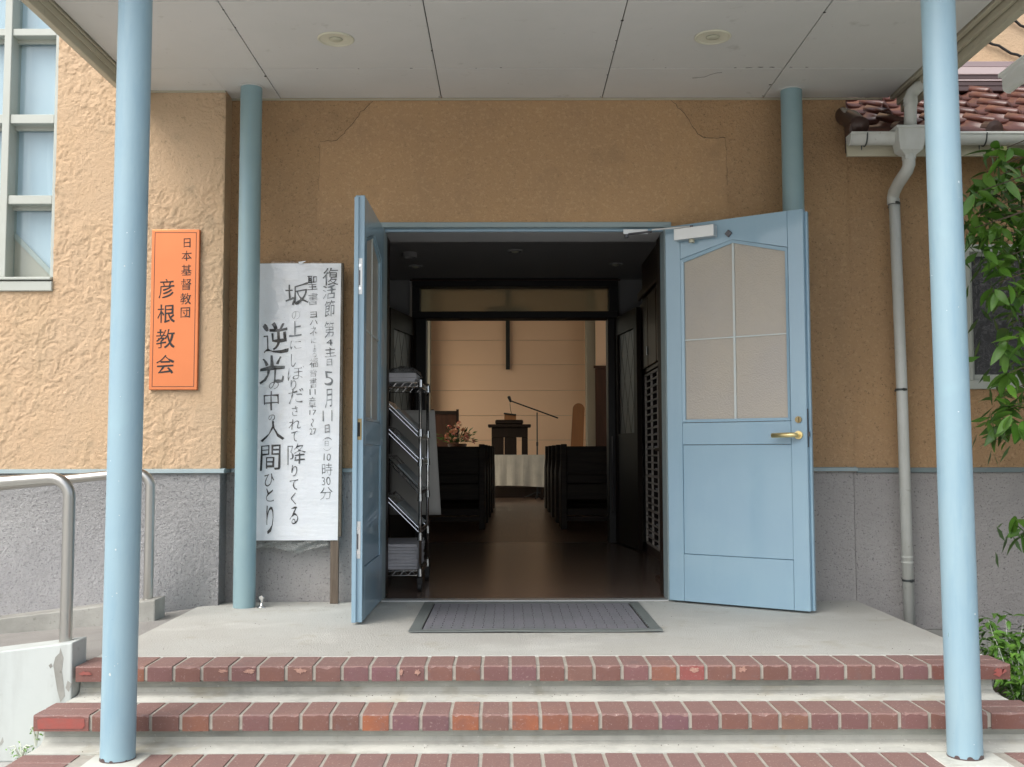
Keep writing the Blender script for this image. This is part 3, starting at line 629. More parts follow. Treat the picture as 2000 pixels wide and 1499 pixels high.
# columns
def column(name, x0, x1, y, z0, z1, r, mt, label, rust):
    t = thing(name, label, 'column', (x0, y, z0), 'blue steel columns carrying the porch canopy')
    obj('shaft', MB().tube([(x0, y, z0), (x0+(x1-x0)*.5, y, (z0+z1)/2), (x1, y, z1)], r, 56), mt, t)
    sharp(t.children[0])
    if rust: obj('rusted_foot', MB().tube([(x0, y, z0-.001), (x0, y, z0+.004)], r+.0015, 40), 'brown', t)
    if rust:
        r_ = random.Random(name+label)
        for k in range(7):
            a = math.radians(-90+r_.uniform(-60, 60)); s_ = r_.uniform(.004, .010)
            c = Vector((x0+math.cos(a)*r, y+math.sin(a)*r, z0+s_*.6)); tx = Vector((-math.sin(a), math.cos(a), 0)); nn = Vector((math.cos(a), math.sin(a), 0))
            pts = [c+tx*s_*math.cos(b)*1.2+Vector((0, 0, s_*math.sin(b))) for b in [j*math.pi/4 for j in range(8)]]
            obj('rust_spot', MB().prism([p_+nn*.0006 for p_ in pts], -nn*.003), 'brown', t)
    else: obj('ceiling_collar', MB().lathe((x1, y, z1), [(r+.001, -.002), (r+.010, -.002), (r+.010, -.007), (r+.001, -.007)], 40), 'ceil', t)
column('porch_column', -1.3855, -1.3795, 3.8076, -.2425, CZ, .0601, 'blue', 'front left blue column standing on a cement pad in the brick step', 1)
column('porch_column', 1.6155, 1.594, 3.8076, -.2425, CZ, .0601, 'blue', 'front right blue column with rust at its foot on the brick step', 1)
column('porch_column', -1.4392, -1.4392, 5.79, .0, CZ, .0595, 'blue_b', 'rear left blue column beside the handwritten notice board', 0)
column('porch_column', 1.6036, 1.6036, 5.8437, .0, CZ, .0595, 'blue_b', 'rear right blue column behind the wide open door leaf', 0)

def chip(col, px_, py_, w_, h_, r=.0601, Y=3.8076, mt='muntin', seed=0):
    q = aY(px_, py_, Y-r); sh = col.children[0]; cx = col.location.x
    dx = max(-.9*r, min(.9*r, q.x-cx)); y = Y-math.sqrt(r*r-dx*dx); rr = random.Random(seed+px_)
    q = aY(px_, py_, y); nn = Vector((dx, y-Y, 0)).normalized(); tx = Vector((-nn.y, nn.x, 0)); c = Vector((q.x, y, q.z))
    pts = [c+tx*w_*math.cos(t)*rr.uniform(.5, 1.1)+Vector((0, 0, h_*math.sin(t)*rr.uniform(.5, 1.1)))+nn*.0007 for t in [i*math.pi/5 for i in range(10)]]
    pts = [c+(p_-c)*.75 for p_ in pts]
    obj('paint_chip', MB().prism(pts, -nn*.003), mt, col)
FL_, FR_ = [o for o in C.objects if o.name.startswith('porch_column')][:2]
for px_, py_, w_, h_ in ((215, 1318, .006, .009), (224, 1301, .002, .003), (230, 1297, .002, .002), (228, 1159, .003, .003), (219, 1165, .002, .002), (226, 1074, .004, .006), (233, 1007, .003, .003),
                         (232, 940, .002, .003), (234, 850, .003, .003), (260, 793, .002, .006), (261, 802, .003, .003), (235, 775, .002, .003), (243, 520, .004, .004), (258, 818, .002, .003), (207, 1283, .002, .002), (242, 728, .002, .006)):
    chip(FL_, px_, py_, w_, h_)
for px_, py_, w_, h_ in ((1872, 600, .003, .002), (1866, 601, .002, .002), (1862, 935, .003, .002), (1867, 1033, .003, .002), (1905, 1200, .002, .003)): chip(FR_, px_, py_, w_, h_)
for px_, py_, w_, h_ in ((1852, 1240, .003, .010), (1876, 1352, .002, .009), (1870, 1340, .002, .006), (1868, 1366, .004, .008), (1893, 1280, .004, .002), (1880, 1410, .002, .005)): chip(FR_, px_, py_, w_, h_, mt='blue_b')
for k, (px_, py_, w_, h_) in enumerate(((436, 20, .006, .002), (460, 55, .003, .012), (518, 150, .006, .012), (548, 194, .006, .004), (843, 100, .004, .008), (858, 190, .005, .004), (803, 134, .010, .003), (978, 133, .009, .003), (620, 135, .008, .002),
                        (1215, 41, .010, .012), (1203, 80, .003, .007), (1197, 102, .004, .005), (1186, 147, .004, .006), (1173, 190, .005, .005), (1436, 133, .010, .003), (1462, 133, .018, .003), (1485, 132, .020, .004), (1508, 132, .016, .004), (1545, 132, .010, .003), (1575, 132, .012, .003),
                        (1610, 25, .008, .008), (1504, 166, .010, .008), (1490, 188, .004, .004), (194, 97, .010, .006), (240, 62, .004, .003), (700, 135, .005, .002), (930, 134, .004, .002), (1300, 133, .004, .002))):
    q = aZ(px_, py_, CZ-.0012); rr = random.Random(k)
    pts = [q+Vector((w_*math.cos(t)*rr.uniform(.4, 1.2), h_*math.sin(t)*rr.uniform(.4, 1.2), 0)) for t in [i*math.pi/5 for i in range(10)]]
    cp('grime_spot', MB().prism(pts, (0, 0, .0025)), 'dark')
# fine crack in a ceiling board
pts = [aZ(x, y, CZ-.001) for x, y in ((1352, 153), (1376, 151), (1388, 146), (1400, 143), (1410, 142))]
cp('crack', MB().tube(pts, .0009, 4), 'dark')

# ------------------------------------------------------------------ writing
FC = {}; FN = {}
def glyph(ch, off=0.):
    off = -.010 if off == 0 and ord(ch[0]) > 0x3000 else 0; k = (ch, off)
    if k not in FC:
        cu = bpy.data.curves.new('glyph', 'FONT'); cu.body = ch; cu.size = 1; cu.offset = off; cu.resolution_u = 3
        o = bpy.data.objects.new('glyph', cu); C.objects.link(o)
        bpy.context.view_layer.update()
        me = bpy.data.meshes.new_from_object(o.evaluated_get(bpy.context.evaluated_depsgraph_get()))
        vs = [v.co.copy() for v in me.vertices]; fs = [tuple(p.vertices) for p in me.polygons]
        bpy.data.objects.remove(o); bpy.data.curves.remove(cu); bpy.data.meshes.remove(me)
        x0, x1 = min(v.x for v in vs), max(v.x for v in vs); y0, y1 = min(v.y for v in vs), max(v.y for v in vs)
        nr = [Vector((0, 0)) for _ in vs]; cnt = {}
        for f in fs:
            for i in range(len(f)): e_ = tuple(sorted((f[i], f[(i+1) % len(f)]))); cnt.setdefault(e_, []).append(f)
        for (i, j), fl_ in cnt.items():
            if len(fl_) == 1:
                c_ = sum((vs[q] for q in fl_[0]), Vector())/len(fl_[0]); d_ = (vs[j]-vs[i]).xy
                n_ = Vector((-d_.y, d_.x)); n_ = n_ if n_.dot((vs[i]-c_).xy) > 0 else -n_
                if n_.length > 1e-9: n_.normalize(); nr[i] += n_; nr[j] += n_
        FN[k] = [v.normalized() if v.length > 1e-6 else v for v in nr]
        FC[k] = ([((v.x-(x0+x1)/2), (v.y-(y0+y1)/2)) for v in vs], fs, x1-x0, y1-y0)
    return FC[k]
def write(ch, c, wd, hg, Y, mt, parent, off=.0, rot=0., slant=0., wob=0., seed=0):
    """lay a character flat on the plane y=Y, fitted to wd x hg metres round c (x, z)"""
    vs, fs, gw, gh = glyph(ch, off)
    if rot: wd, hg = hg, wd
    sx, sy = wd/max(gw, .05), hg/max(gh, .05)
    if gw < .12: sx = min(sx, sy)
    if gh < .16: sy = min(sy, sx*1.1)
    r = random.Random(seed); ph = [r.uniform(0, 6.3) for _ in range(4)]
    out = []
    nrm_ = FN[(ch, -.010 if off == 0 and ord(ch[0]) > 0x3000 else 0)]
    for (x, y), n_ in zip(vs, nrm_):
        if wob:      # brush pressure: strokes swell and thin along their length
            pr = mnoise.noise(Vector((x*2.6+seed*1.7, y*2.6, seed*.37)))*.07+mnoise.noise(Vector((x*7, y*7, seed)))*.03-.012
            pr = max(-.026, min(.05, pr))*(1 if hg > .075 else .45)-(0 if hg > .075 else .008); x += n_.x*pr; y += n_.y*pr
        elif ord(ch[0]) > 0x3000:
            pr = mnoise.noise(Vector((x*3+seed, y*3, 1.5)))*.035; x += n_.x*pr; y += n_.y*pr
        X, Z = x*sx, y*sy
        if wob:
            u, v = x*5, y*5
            X += wob*wd*(math.sin(v*1.1+ph[0])*.6+math.sin(u*2.3+ph[1])*.35); Z += wob*hg*(math.sin(u*1.2+ph[2])*.6+math.sin(v*2.1+ph[3])*.3)
        Z += slant*X
        if rot: X, Z = X*math.cos(rot)-Z*math.sin(rot), X*math.sin(rot)+Z*math.cos(rot)
        out.append((c[0]+X, Y, c[1]+Z))
    mb = MB(); mb.add(out, fs)
    if off > 0:     # heavier brush: the stroke laid down again a hair to either side
        e = off*.28*(abs(wd)+abs(hg))*.5
        for n_, (dx, dz) in enumerate(((e, e*.5), (-e, -e*.5), (e*.4, -e), (-e*.4, e))):
            mb.add([(p_[0]+dx, p_[1]-.00012*(n_+1), p_[2]+dz) for p_ in out], fs)
    me = bpy.data.meshes.new('character'); me.from_pydata(mb.v, [], mb.f); me.materials.append(M[mt])
    return obj('character', me, None, parent)

# copper name plate
SY = WL-.028
sg = thing('name_plate', 'copper coloured vertical church name plate with black engraved characters', 'sign', (-1.86, SY, 1.19))
c4 = [aY(x, y, SY) for x, y in ((297, 449), (390, 448), (385, 762), (290, 762))]
x0, x1, z0, z1 = (c4[0].x+c4[3].x)/2, (c4[1].x+c4[2].x)/2, (c4[2].z+c4[3].z)/2, (c4[0].z+c4[1].z)/2
obj('plate', box(x0, x1, SY, WL-.001, z0, z1), 'copper', sg, bevel=.004, seg=2)
i_ = .017; t_ = .003
for q in ((x0+i_, x1-i_, z0+i_, z0+i_+t_), (x0+i_, x1-i_, z1-i_-t_, z1-i_), (x0+i_, x0+i_+t_, z0+i_+t_, z1-i_-t_), (x1-i_-t_, x1-i_, z0+i_+t_, z1-i_-t_)):
    obj('border_line', box(q[0], q[1], SY-.0008, SY+.001, q[2], q[3]), 'ink', sg)
def at_sign(x, y): p = aY(x, y, SY); return (p.x, p.z)
S1 = 1/350.
for ch, x, y, w_, h_ in (('日', 365.5, 475, 13, 18), ('本', 364.5, 500, 20, 20), ('基', 364, 528, 20, 21), ('督', 363.5, 556, 20, 22), ('教', 362.5, 584, 21, 22), ('団', 362, 611, 18, 20)):
    write(ch, at_sign(x, y), w_*S1, h_*S1, SY-.0012, 'ink', sg, .006, slant=.05)
for ch, x, y, w_, h_ in (('彦', 325, 564, 30, 38), ('根', 324.5, 613, 34, 36), ('教', 323, 662, 36, 37), ('会', 322.5, 712, 35, 37)):
    write(ch, at_sign(x, y), w_*S1, h_*S1, SY-.0012, 'ink', sg, .016, slant=.06)

# handwritten notice board
PY = 5.90
nb = thing('notice_board', 'white handwritten service notice under clear film on timber legs beside the doors', 'notice board', (-1.15, PY, 0))
c4 = [aY(x, y, PY) for x, y in ((505, 515), (668, 513), (660, 1057), (500, 1056))]
bx0, bx1, bz0, bz1 = -1.505, (c4[1].x+c4[2].x)/2, c4[3].z, c4[0].z
obj('board', box(bx0, bx1+.012, PY+.004, PY+.03, bz0+.02, bz1+.002), 'board_edge', nb)
obj('paper_sheet', MB().grid(lambda u, v: (bx0+(bx1-bx0)*u+.006*(1-v)*(-1), PY+.0015*math.sin(u*9)*math.sin(v*21), bz0+(bz1-bz0)*v), 12, 40), 'paper', nb, smooth=True)
lx0, lx1 = aY(645, 1179, PY+.02).x, aY(661, 1179, PY+.02).x
obj('leg', box(lx0, lx1, PY+.006, PY+.032, .0, bz0+.03), 'legw', nb, bevel=.002)
obj('leg', box(bx0+.015, bx0+.06, PY+.006, PY+.032, .0, bz0+.03), 'legw', nb, bevel=.002)
def fw(u, v):
    f = max(0, (v-.55)/.45)
    return (bx0+(bx1-bx0+.008)*u, PY-.006-.012*f*(math.sin(u*5+v*26+math.sin(u*9)*1.4)*.5+.5)-.002*math.sin(u*30+v*11), bz0-.002+(bz1-bz0+.008)*v)
obj('clear_film', MB().grid(fw, 40, 120), 'film', nb, smooth=True)
obj('film_tail', MB().grid(lambda u, v: (bx0+.02+(lx0-bx0-.03)*u, PY+.012-.010*math.sin(u*17+v*6), bz0-.002-.075*v*(1-.5*abs(math.sin(u*5)))), 40, 10), 'film2', nb, smooth=True)
def at_nb(x, y): p = aY(x, y, PY-.002); return (p.x, p.z)
S2 = PY/F_PX
TXT = [  # (char, x, y, w, h, ink, weight)
 ('復', 646, 541, 30, 34, 'ink2', .02), ('活', 643, 571, 26, 27, 'ink3', .005), ('節', 644, 603, 20, 33, 'ink3', .012), ('第', 643, 644, 18, 31, 'ink3', .0), ('4', 643, 669, 12, 13, 'ink2', 0),
 ('主', 645, 688, 22, 19, 'ink2', 0), ('日', 643, 708, 10, 13, 'ink3', .01), ('5', 642, 739, 17, 27, 'ink3', .012), ('月', 642, 778, 14, 36, 'ink3', .012), ('|', 631, 813, 4, 21, 'ink2', .01), ('|', 648, 812, 4, 22, 'ink2', .01),
 ('日', 639, 838, 9, 16, 'ink', .03), ('\uFE35', 639, 858, 18, 7, 'ink2', 0), ('日', 638, 867, 7, 10, 'ink2', 0), ('\uFE36', 639, 878, 16, 6, 'ink2', 0), ('10', 639, 893, 14, 14, 'ink2', -.005),
 ('時', 639, 917, 20, 24, 'ink2', -.01), ('30', 637, 940, 17, 16, 'ink2', 0), ('分', 637, 964, 24, 24, 'ink2', -.005),
 ('聖', 610, 553, 20, 28, 'ink', .005), ('書', 611, 584, 19, 25, 'ink3', -.01), ('ヨ', 612, 615, 13, 12, 'ink', .01), ('ハ', 613, 630, 16, 9, 'ink', .005), ('ネ', 612, 647, 13, 20, 'ink2', 0), ('に', 613, 666, 10, 9, 'ink2', -.01),
 ('よ', 614, 679, 6, 11, 'ink2', -.01), ('る', 614, 692, 8, 13, 'ink2', -.01), ('福', 613, 709, 16, 18, 'ink', -.005), ('音', 612, 729, 14, 15, 'ink2', -.005), ('書', 612, 748, 14, 20, 'ink2', -.01), ('11', 610.5, 766, 12, 11, 'ink2', -.005),
 ('章', 610, 787, 15, 22, 'ink2', -.015), ('17', 611, 806, 13, 10, 'ink2', -.005), ('27', 611, 843, 13, 12, 'ink2', -.01),
 ('坂', 580, 575, 46, 42, 'ink2', .03), ('の', 578, 616, 16, 17, 'ink3', 0), ('上', 577, 642, 24, 31, 'ink3', .035), ('に', 578, 674, 22, 17, 'ink2', 0), ('し', 573, 704, 9, 26, 'ink2', .01), ('ぼ', 578, 729, 32, 26, 'ink2', .0),
 ('り', 573, 752, 11, 20, 'ink2', .005), ('だ', 578, 774, 30, 28, 'ink2', .0), ('さ', 576, 803, 12, 20, 'ink2', .01), ('れ', 576, 829, 24, 20, 'ink', .005), ('て', 575, 853, 12, 21, 'ink2', .005), ('降', 579, 887, 34, 40, 'ink2', .005),
 ('り', 575, 920, 11, 22, 'ink', .005), ('て', 574, 947, 16, 20, 'ink', .005), ('く', 573, 974, 10, 24, 'ink', .01), ('る', 574, 1008, 17, 34, 'ink', .005),
 ('逆', 538, 661, 48, 60, 'ink', .025), ('光', 531, 722, 48, 54, 'ink2', .03), ('の', 535, 753, 20, 15, 'ink', .01), ('中', 530, 783, 30, 38, 'ink', .01), ('の', 531, 816, 13, 12, 'ink', .01), ('人', 533, 842, 46, 38, 'ink', .015),
 ('間', 528, 894, 38, 48, 'ink', .02), ('ひ', 526, 938, 19, 24, 'ink', .02), ('と', 527, 967, 15, 27, 'ink', .02), ('り', 527, 1014, 14, 56, 'ink', .015)]
TXT = [(c_, x_, y_, w_, h_, k_, o_ if h_ > 22 else min(o_, .004)) for c_, x_, y_, w_, h_, k_, o_ in TXT]
for k, (ch, x, y, w_, h_, ink, off) in enumerate(TXT):
    write(ch, at_nb(x, y), w_*S2, h_*S2, PY-.0028, ink, nb, max(0, off), slant=.10 if ord(ch[0]) > 0x3000 else 0, wob=.03, seed=k)
write('〜', at_nb(610, 826), 5*S2, 16*S2, PY-.0028, 'ink2', nb, 0, rot=math.pi/2, seed=9)
dp = obj('film_tear', MB().prism([(aY(582, 512, PY-.008)), (aY(598, 510, PY-.008)), (aY(586, 517, PY-.008))], (0, .001, 0)), 'paper', nb)

# ------------------------------------------------------------------ door mat
mt_ = thing('door_mat', 'grey ribbed rubber edged door mat with wavy edges before the threshold', 'mat', (.12, 5.4, 0))
mx0, mx1, my0, my1 = -.4675, .713, 4.945, 5.905
def wav(x, y): return .010+.005*max(0, math.sin((x+.2)*8.5))*max(0, 1-abs(y-my0)/.12)+.002*math.sin(x*11+y*7)*0
def slab(x0, x1, y0, y1, dz, name, mtn, nx=60, ny=6):
    mb = MB(); mb.grid(lambda u, v: (x0+(x1-x0)*u, y0+(y1-y0)*v, wav(x0+(x1-x0)*u, y0+(y1-y0)*v)+dz), nx, ny)
    mb.grid(lambda u, v: (x0+(x1-x0)*u, y0, (wav(x0+(x1-x0)*u, y0)+dz)*(1-v*.55)), nx, 1)
    return obj(name, mb, mtn, mt_)
bw = .055
slab(mx0, mx1, my0, my0+bw, 0, 'rubber_border', 'matb'); slab(mx0, mx1, my1-bw, my1, 0, 'rubber_border', 'matb')
slab(mx0, mx0+bw, my0+bw, my1-bw, 0, 'rubber_border', 'matb', 4, 20); slab(mx1-bw, mx1, my0+bw, my1-bw, 0, 'rubber_border', 'matb', 4, 20)
slab(mx0+bw+.008, mx1-bw-.008, my0+bw+.008, my1-bw-.008, -.001, 'ribbed_field', 'matf', 60, 20)
slab(mx0+bw, mx1-bw, my0+bw, my1-bw, -.004, 'mat_base', 'matd', 60, 10)
mb = MB()
for i in range(22):
    for j in range(13):
        x = mx0+bw+.04+i*.049+(j % 2)*.003; y = my0+bw+.035+j*.062
        mb.box(x, x+.0035, y, y+.020, .0095, wav(x, y)+.0006)
o = obj('stitch_marks', mb, 'matd', mt_); o['kind'] = 'stuff'

# ------------------------------------------------------------------ ramp and handrails
X0 = -1.775
struct('ramp', MB().prism([(-1.703, 4.36, -.006), (-1.703, 4.36, G+.01), (-6, 4.36, G+.01), (-6, 4.36, -.42+.07), (-1.79, 4.36, -.006)], (0, 1.5, 0)), 'rampf')
def slope_wall(name, xr, y0, y1, zr, label, mt, kx):
    z = lambda x: zr+(x-xr)*.118
    o = obj(name, MB().prism([(xr, y0, G-.0), (xr, y0, zr), (-5, y0, z(-5)), (-5, y0, G)], (0, y1-y0, 0)), mt, bevel=.006, seg=2)
    return tag(o, label, 'low wall')
slope_wall('ramp_wall', -1.7155, 4.2, 4.345, .094, 'pale concrete ramp wall ending against the top brick step', 'rampc', 0)
slope_wall('ramp_curb', -1.78, 5.36, 5.52, .100, 'weathered concrete curb along the far side of the ramp', 'curb', 0)
def handrail(name, y, xp, zp, ztop, label, sl_):
    t = thing(name, label, 'handrail', (xp, y, zp), 'stainless handrails beside the ramp')
    r = .0243; R_ = .075
    path = [(xp, y, zp), (xp, y, ztop-R_)]
    for k in range(1, 9):
        a = math.pi/2*k/8; path.append((xp-R_+R_*math.cos(a), y, ztop-R_+R_*math.sin(a)*1.0))
    path += [(xp-R_-.05, y, ztop-.003), (xp-1.9, y, ztop-1.8*sl_)]
    # the post (upright) and the rail share one bent tube; split at mid bend
    obj('rail', MB().tube(path, r, 24), 'steel', t, smooth=False); sharp(t.children[0], 60)
    obj('base_flange', MB().lathe((xp, y, zp), [(r+.003, 0), (r+.003, .003), (r+.001, .004)], 28), 'steel', t)
    xq = xp-1.25
    obj('post', MB().tube([(xq, y, zp-1.25*.118), (xq, y, ztop-1.2*sl_-.02)], r*.9, 16), 'steel', t, smooth=True)
RWALL = [o for o in C.objects if o.name == 'ramp_wall'][0]
for k, pts_ in enumerate((((118, 1266), (124, 1285), (121, 1310), (124, 1335), (127, 1360), (118, 1372), (112, 1350), (108, 1325), (104, 1300), (108, 1284), (116, 1276)),
                         ((100, 1296), (103, 1302), (98, 1306), (95, 1300)), ((2, 1448), (5, 1440), (7, 1450), (2, 1456), (-6, 1458)), ((132, 1330), (140, 1336), (134, 1352), (128, 1344)))):
    P_ = [aY(x, y, 4.1995) for x, y in pts_]
    obj('mortar_patch', MB().prism([(max(p_.x, -3), 4.1992, p_.z) for p_ in P_], (0, .003, 0)), 'curb', RWALL)
mb = MB(); rg = random.Random(77)
for k in range(420):
    zone = rg.random()
    if zone < .55: x, y, z = rg.uniform(-1.68, 1.9), rg.choice((rg.uniform(5.7, 5.97), rg.uniform(4.42, 5.9))), .0005
    elif zone < .8: x, y, z = rg.uniform(-1.7, 1.9), 4.145+abs(rg.gauss(.09, .03)), -.1215
    else: x, y, z = rg.uniform(-1.7, 1.9), 3.88+abs(rg.gauss(.09, .03)), -.2435
    if -.48 < x < .73 and 4.9 < y < 5.93: continue
    if z > -.2 and z < -.1: y = min(y, 4.25)
    if z < -.2: y = min(y, 3.985)
    a_ = rg.uniform(.001, .0035); th_ = rg.uniform(0, 6.3)
    mb.add([(x+a_*math.cos(th_), y+a_*math.sin(th_), z), (x+a_*math.cos(th_+2.1), y+a_*math.sin(th_+2.1), z), (x+a_*math.cos(th_+4.2), y+a_*math.sin(th_+4.2), z), (x, y, z+a_*.8)], [(0, 1, 3), (1, 2, 3), (2, 0, 3), (0, 2, 1)])
o = obj('grit', mb, 'soil', kind='stuff'); o['label'] = 'dark grit scattered on the landing and treads'
handrail('handrail', 4.272, -1.772, .083, .735, 'stainless handrail on the near ramp wall in front of the blue column', .075)
handrail('handrail', 5.44, -1.842, .092, .735, 'stainless handrail on the far ramp curb against the grey base', .10)

# ------------------------------------------------------------------ chrome door stop
p = aZ(511, 1187, 0)
t = thing('door_stop', 'small chrome floor door stop beside the rear left column', 'door stop', (p.x, p.y, 0))
obj('base', MB().lathe((p.x, p.y, 0), [(.024, 0), (.024, .003), (.017, .008), (.009, .012), (.008, .034)], 24), 'chrome', t, smooth=True)
obj('stem', MB().tube([(p.x, p.y, .03), (p.x, p.y-.002, .05)], .009, 16), 'chrome', t)
obj('buffer', MB().tube([(p.x, p.y-.016, .054), (p.x, p.y+.016, .054)], .013, 20), 'chrome', t, bevel=.002)

# ------------------------------------------------------------------ gutters and downpipe
gt = thing('rain_gutter', 'white half round gutter under the brown tile eaves', 'gutter', (1.9, 5.7, 2.55))
mb = MB()
def gut(u, v):
    a = math.pi*(1+v); return (1.878+4.3*u, 5.70+.042*math.cos(a), 2.578+.058*math.sin(a)-.0)
mb.grid(gut, 20, 16)
o = obj('trough', mb, 'pvc', gt, smooth=True); m_ = o.modifiers.new('s', 'SOLIDIFY'); m_.thickness = .003
obj('end_cap', MB().prism([(1.875, 5.70+.045*math.cos(math.pi*(1+k/12)), 2.578+.061*math.sin(math.pi*(1+k/12))) for k in range(13)], (.006, 0, 0)), 'pvc', gt)
obj('front_lip', box(1.878, 6.2, 5.653, 5.660, 2.570, 2.584), 'pvc', gt, bevel=.002)
for x in (1.965, 2.62, 3.3):
    obj('bracket', MB().tube([(x, 5.70+.046*math.cos(math.pi*(1+k/10)), 2.578+.063*math.sin(math.pi*(1+k/10))) for k in range(11)]+[(x, 5.76, 2.50)], .004, 6), 'strap', gt)
dpipe = thing('downpipe', 'off white downpipe with rainwater hopper running down the wing wall', 'downpipe', (2.2, 5.9, -.1))
hx, hy = 2.192, 5.665
def ring(w_, d_, z): return [(hx-w_, hy-d_, z), (hx+w_, hy-d_, z), (hx+w_, hy+d_, z), (hx-w_, hy+d_, z)]
R4 = [ring(.084, .060, 2.606), ring(.084, .060, 2.592), ring(.074, .054, 2.590), ring(.070, .052, 2.52), ring(.062, .046, 2.475), ring(.030, .028, 2.45), ring(.030, .028, 2.43)]
vs = [p_ for r_ in R4 for p_ in r_]
fs = [(i*4+k, i*4+(k+1) % 4, (i+1)*4+(k+1) % 4, (i+1)*4+k) for i in range(len(R4)-1) for k in range(4)]+[(0, 1, 2, 3), (24, 25, 26, 27)]
obj('hopper', MB().add(vs, fs), 'pvc', dpipe, bevel=.006, seg=2)
obj('elbow', MB().tube([(hx, hy, 2.47), (hx, hy+.002, 2.40), (hx-.004, hy+.02, 2.375), (hx-.008, 5.80, 2.335), (2.188, 5.885, 2.305), (2.190, 5.91, 2.28), (2.190, 5.91, 2.24)], .0335, 22), 'pvc', dpipe, smooth=True)
obj('pipe', MB().tube([(2.196, 5.91, 2.27), (2.212, 5.91, 1.2), (2.222, 5.91, -.36)], .0305, 26), 'pvc', dpipe, smooth=True)
for z in (.255, .225): obj('pipe_socket', MB().tube([(2.217, 5.91, z), (2.217, 5.91, z-.008)], .0325, 24), 'pvc', dpipe)
for z in (2.243, 1.183, .121):
    x = 2.196+(2.27-z)*.0112
    s_ = obj('strap', MB().tube([(x, 5.91, z-.006), (x, 5.91, z+.006)], .0335, 24).tube([(x, 5.91+.03, z), (x, 6.0, z)], .006, 6), 'strap', dpipe)
    obj('screw', MB().tube([(x-.002, 5.871, z), (x+.012, 5.880, z)], .008, 8), 'strap', s_)
cpipe = thing('canopy_outlet_pipe', 'cream outlet pipe elbow from the canopy gutter into the hopper', 'pipe', (2.25, 5.6, 2.8))
obj('pipe', MB().tube([(hx+.010, hy, 2.575), (hx+.020, hy, 2.78), (hx+.028, hy, 2.80), (hx+.06, hy-.01, 2.832), (hx+.08, hy-.02, 2.838), (2.31, 5.6, 2.842)], .0335, 22), 'pvc', cpipe, smooth=True)
obj('socket', MB().tube([(hx+.017, hy, 2.735), (hx+.018, hy, 2.775)], .037, 22), 'pvc', cpipe)
# white canopy gutter on the right side of the porch, only its end shows
cg = thing('canopy_gutter', 'bright white gutter end jutting in at the right edge of the picture', 'gutter', (2.45, 5.1, 2.7))
a = aY(1962, 158, 5.15)
ox, oz = a.x, a.z
prof = [(-.024, .034), (-.024, .016), (-.010, .012), (-.010, -.036), (-.003, -.052), (.012, -.062), (.030, -.062), (.044, -.03), (.046, .016), (.050, .034)]
mb = MB()
vs = [(ox+u, y, oz+v) for y in (5.15, 3.3) for u, v in prof]+[(ox+u*.93+.003, y, oz+v*.93) for y in (5.15, 3.3) for u, v in prof]
n = len(prof); fs = [(i, i+1, n+i+1, n+i) for i in range(n-1)]+[(2*n+i, 3*n+i, 3*n+i+1, 2*n+i+1) for i in range(n-1)]+[(i, 2*n+i, 2*n+i+1, i+1) for i in range(n-1)]
obj('trough', mb.add(vs, fs), 'gutw', cg)
obj('end_cap', MB().prism([(ox+u*1.02, 5.151, oz+v*1.02) for u, v in prof], (0, .004, 0)), 'gutw', cg)
obj('trough_bead', box(ox-.030, ox-.0245, 3.3, 5.157, oz+.014, oz+.036), 'gutw', cg, bevel=.003)
obj('bracket', box(CX1+.035, ox, 4.4, 4.43, oz+.032, oz+.045), 'gutw', cg)
obj('bracket', box(CX1+.035, ox, 3.9, 3.93, oz+.032, oz+.045), 'gutw', cg)

# ------------------------------------------------------------------ interior: entrance hall (setting)
VY = 9.82
struct('hall_floor', box(-1.5, 1.6, W+.062, VY, -.06, .004), 'floorw')
struct('hall_ceiling', box(-1.5, 1.6, 6.36, VY, 2.452, 2.6), 'intwall')
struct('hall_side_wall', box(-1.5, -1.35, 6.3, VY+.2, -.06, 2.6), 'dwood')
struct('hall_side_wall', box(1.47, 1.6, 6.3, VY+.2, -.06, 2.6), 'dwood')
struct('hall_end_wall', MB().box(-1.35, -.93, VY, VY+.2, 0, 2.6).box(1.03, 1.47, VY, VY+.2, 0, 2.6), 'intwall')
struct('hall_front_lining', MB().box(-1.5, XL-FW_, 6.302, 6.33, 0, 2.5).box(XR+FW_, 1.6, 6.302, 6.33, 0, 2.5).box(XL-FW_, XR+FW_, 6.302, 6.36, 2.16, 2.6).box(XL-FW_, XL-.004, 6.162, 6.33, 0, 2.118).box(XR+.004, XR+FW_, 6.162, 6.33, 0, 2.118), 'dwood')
for i, (px_, py_, s_) in enumerate(((800, 495, 1), (1006, 490, 1), (812, 520, .8), (1203, 516, .8))):
    p = aZ(px_, py_, 2.45)
    t = thing('hall_ceiling_light', 'unlit recessed light in the dark hall ceiling, '+('nearest left one, with deep rim', 'nearest one over the middle', 'rear left one', 'rear right one')[i], 'ceiling light', (p.x, p.y, 2.45), 'unlit lights in the hall ceiling')
    obj('rim', MB().lathe((p.x, p.y, 2.452), [(.06, 0), (.06, -.012 if i else -.04), (.045, -.012 if i else -.04)], 20, cap=False), 'intwall', t)
    obj('bulb', MB().lathe((p.x, p.y, 2.452), [(.03, -.002), (.028, -.014), (.01, -.022)], 16), 'lampw', t)
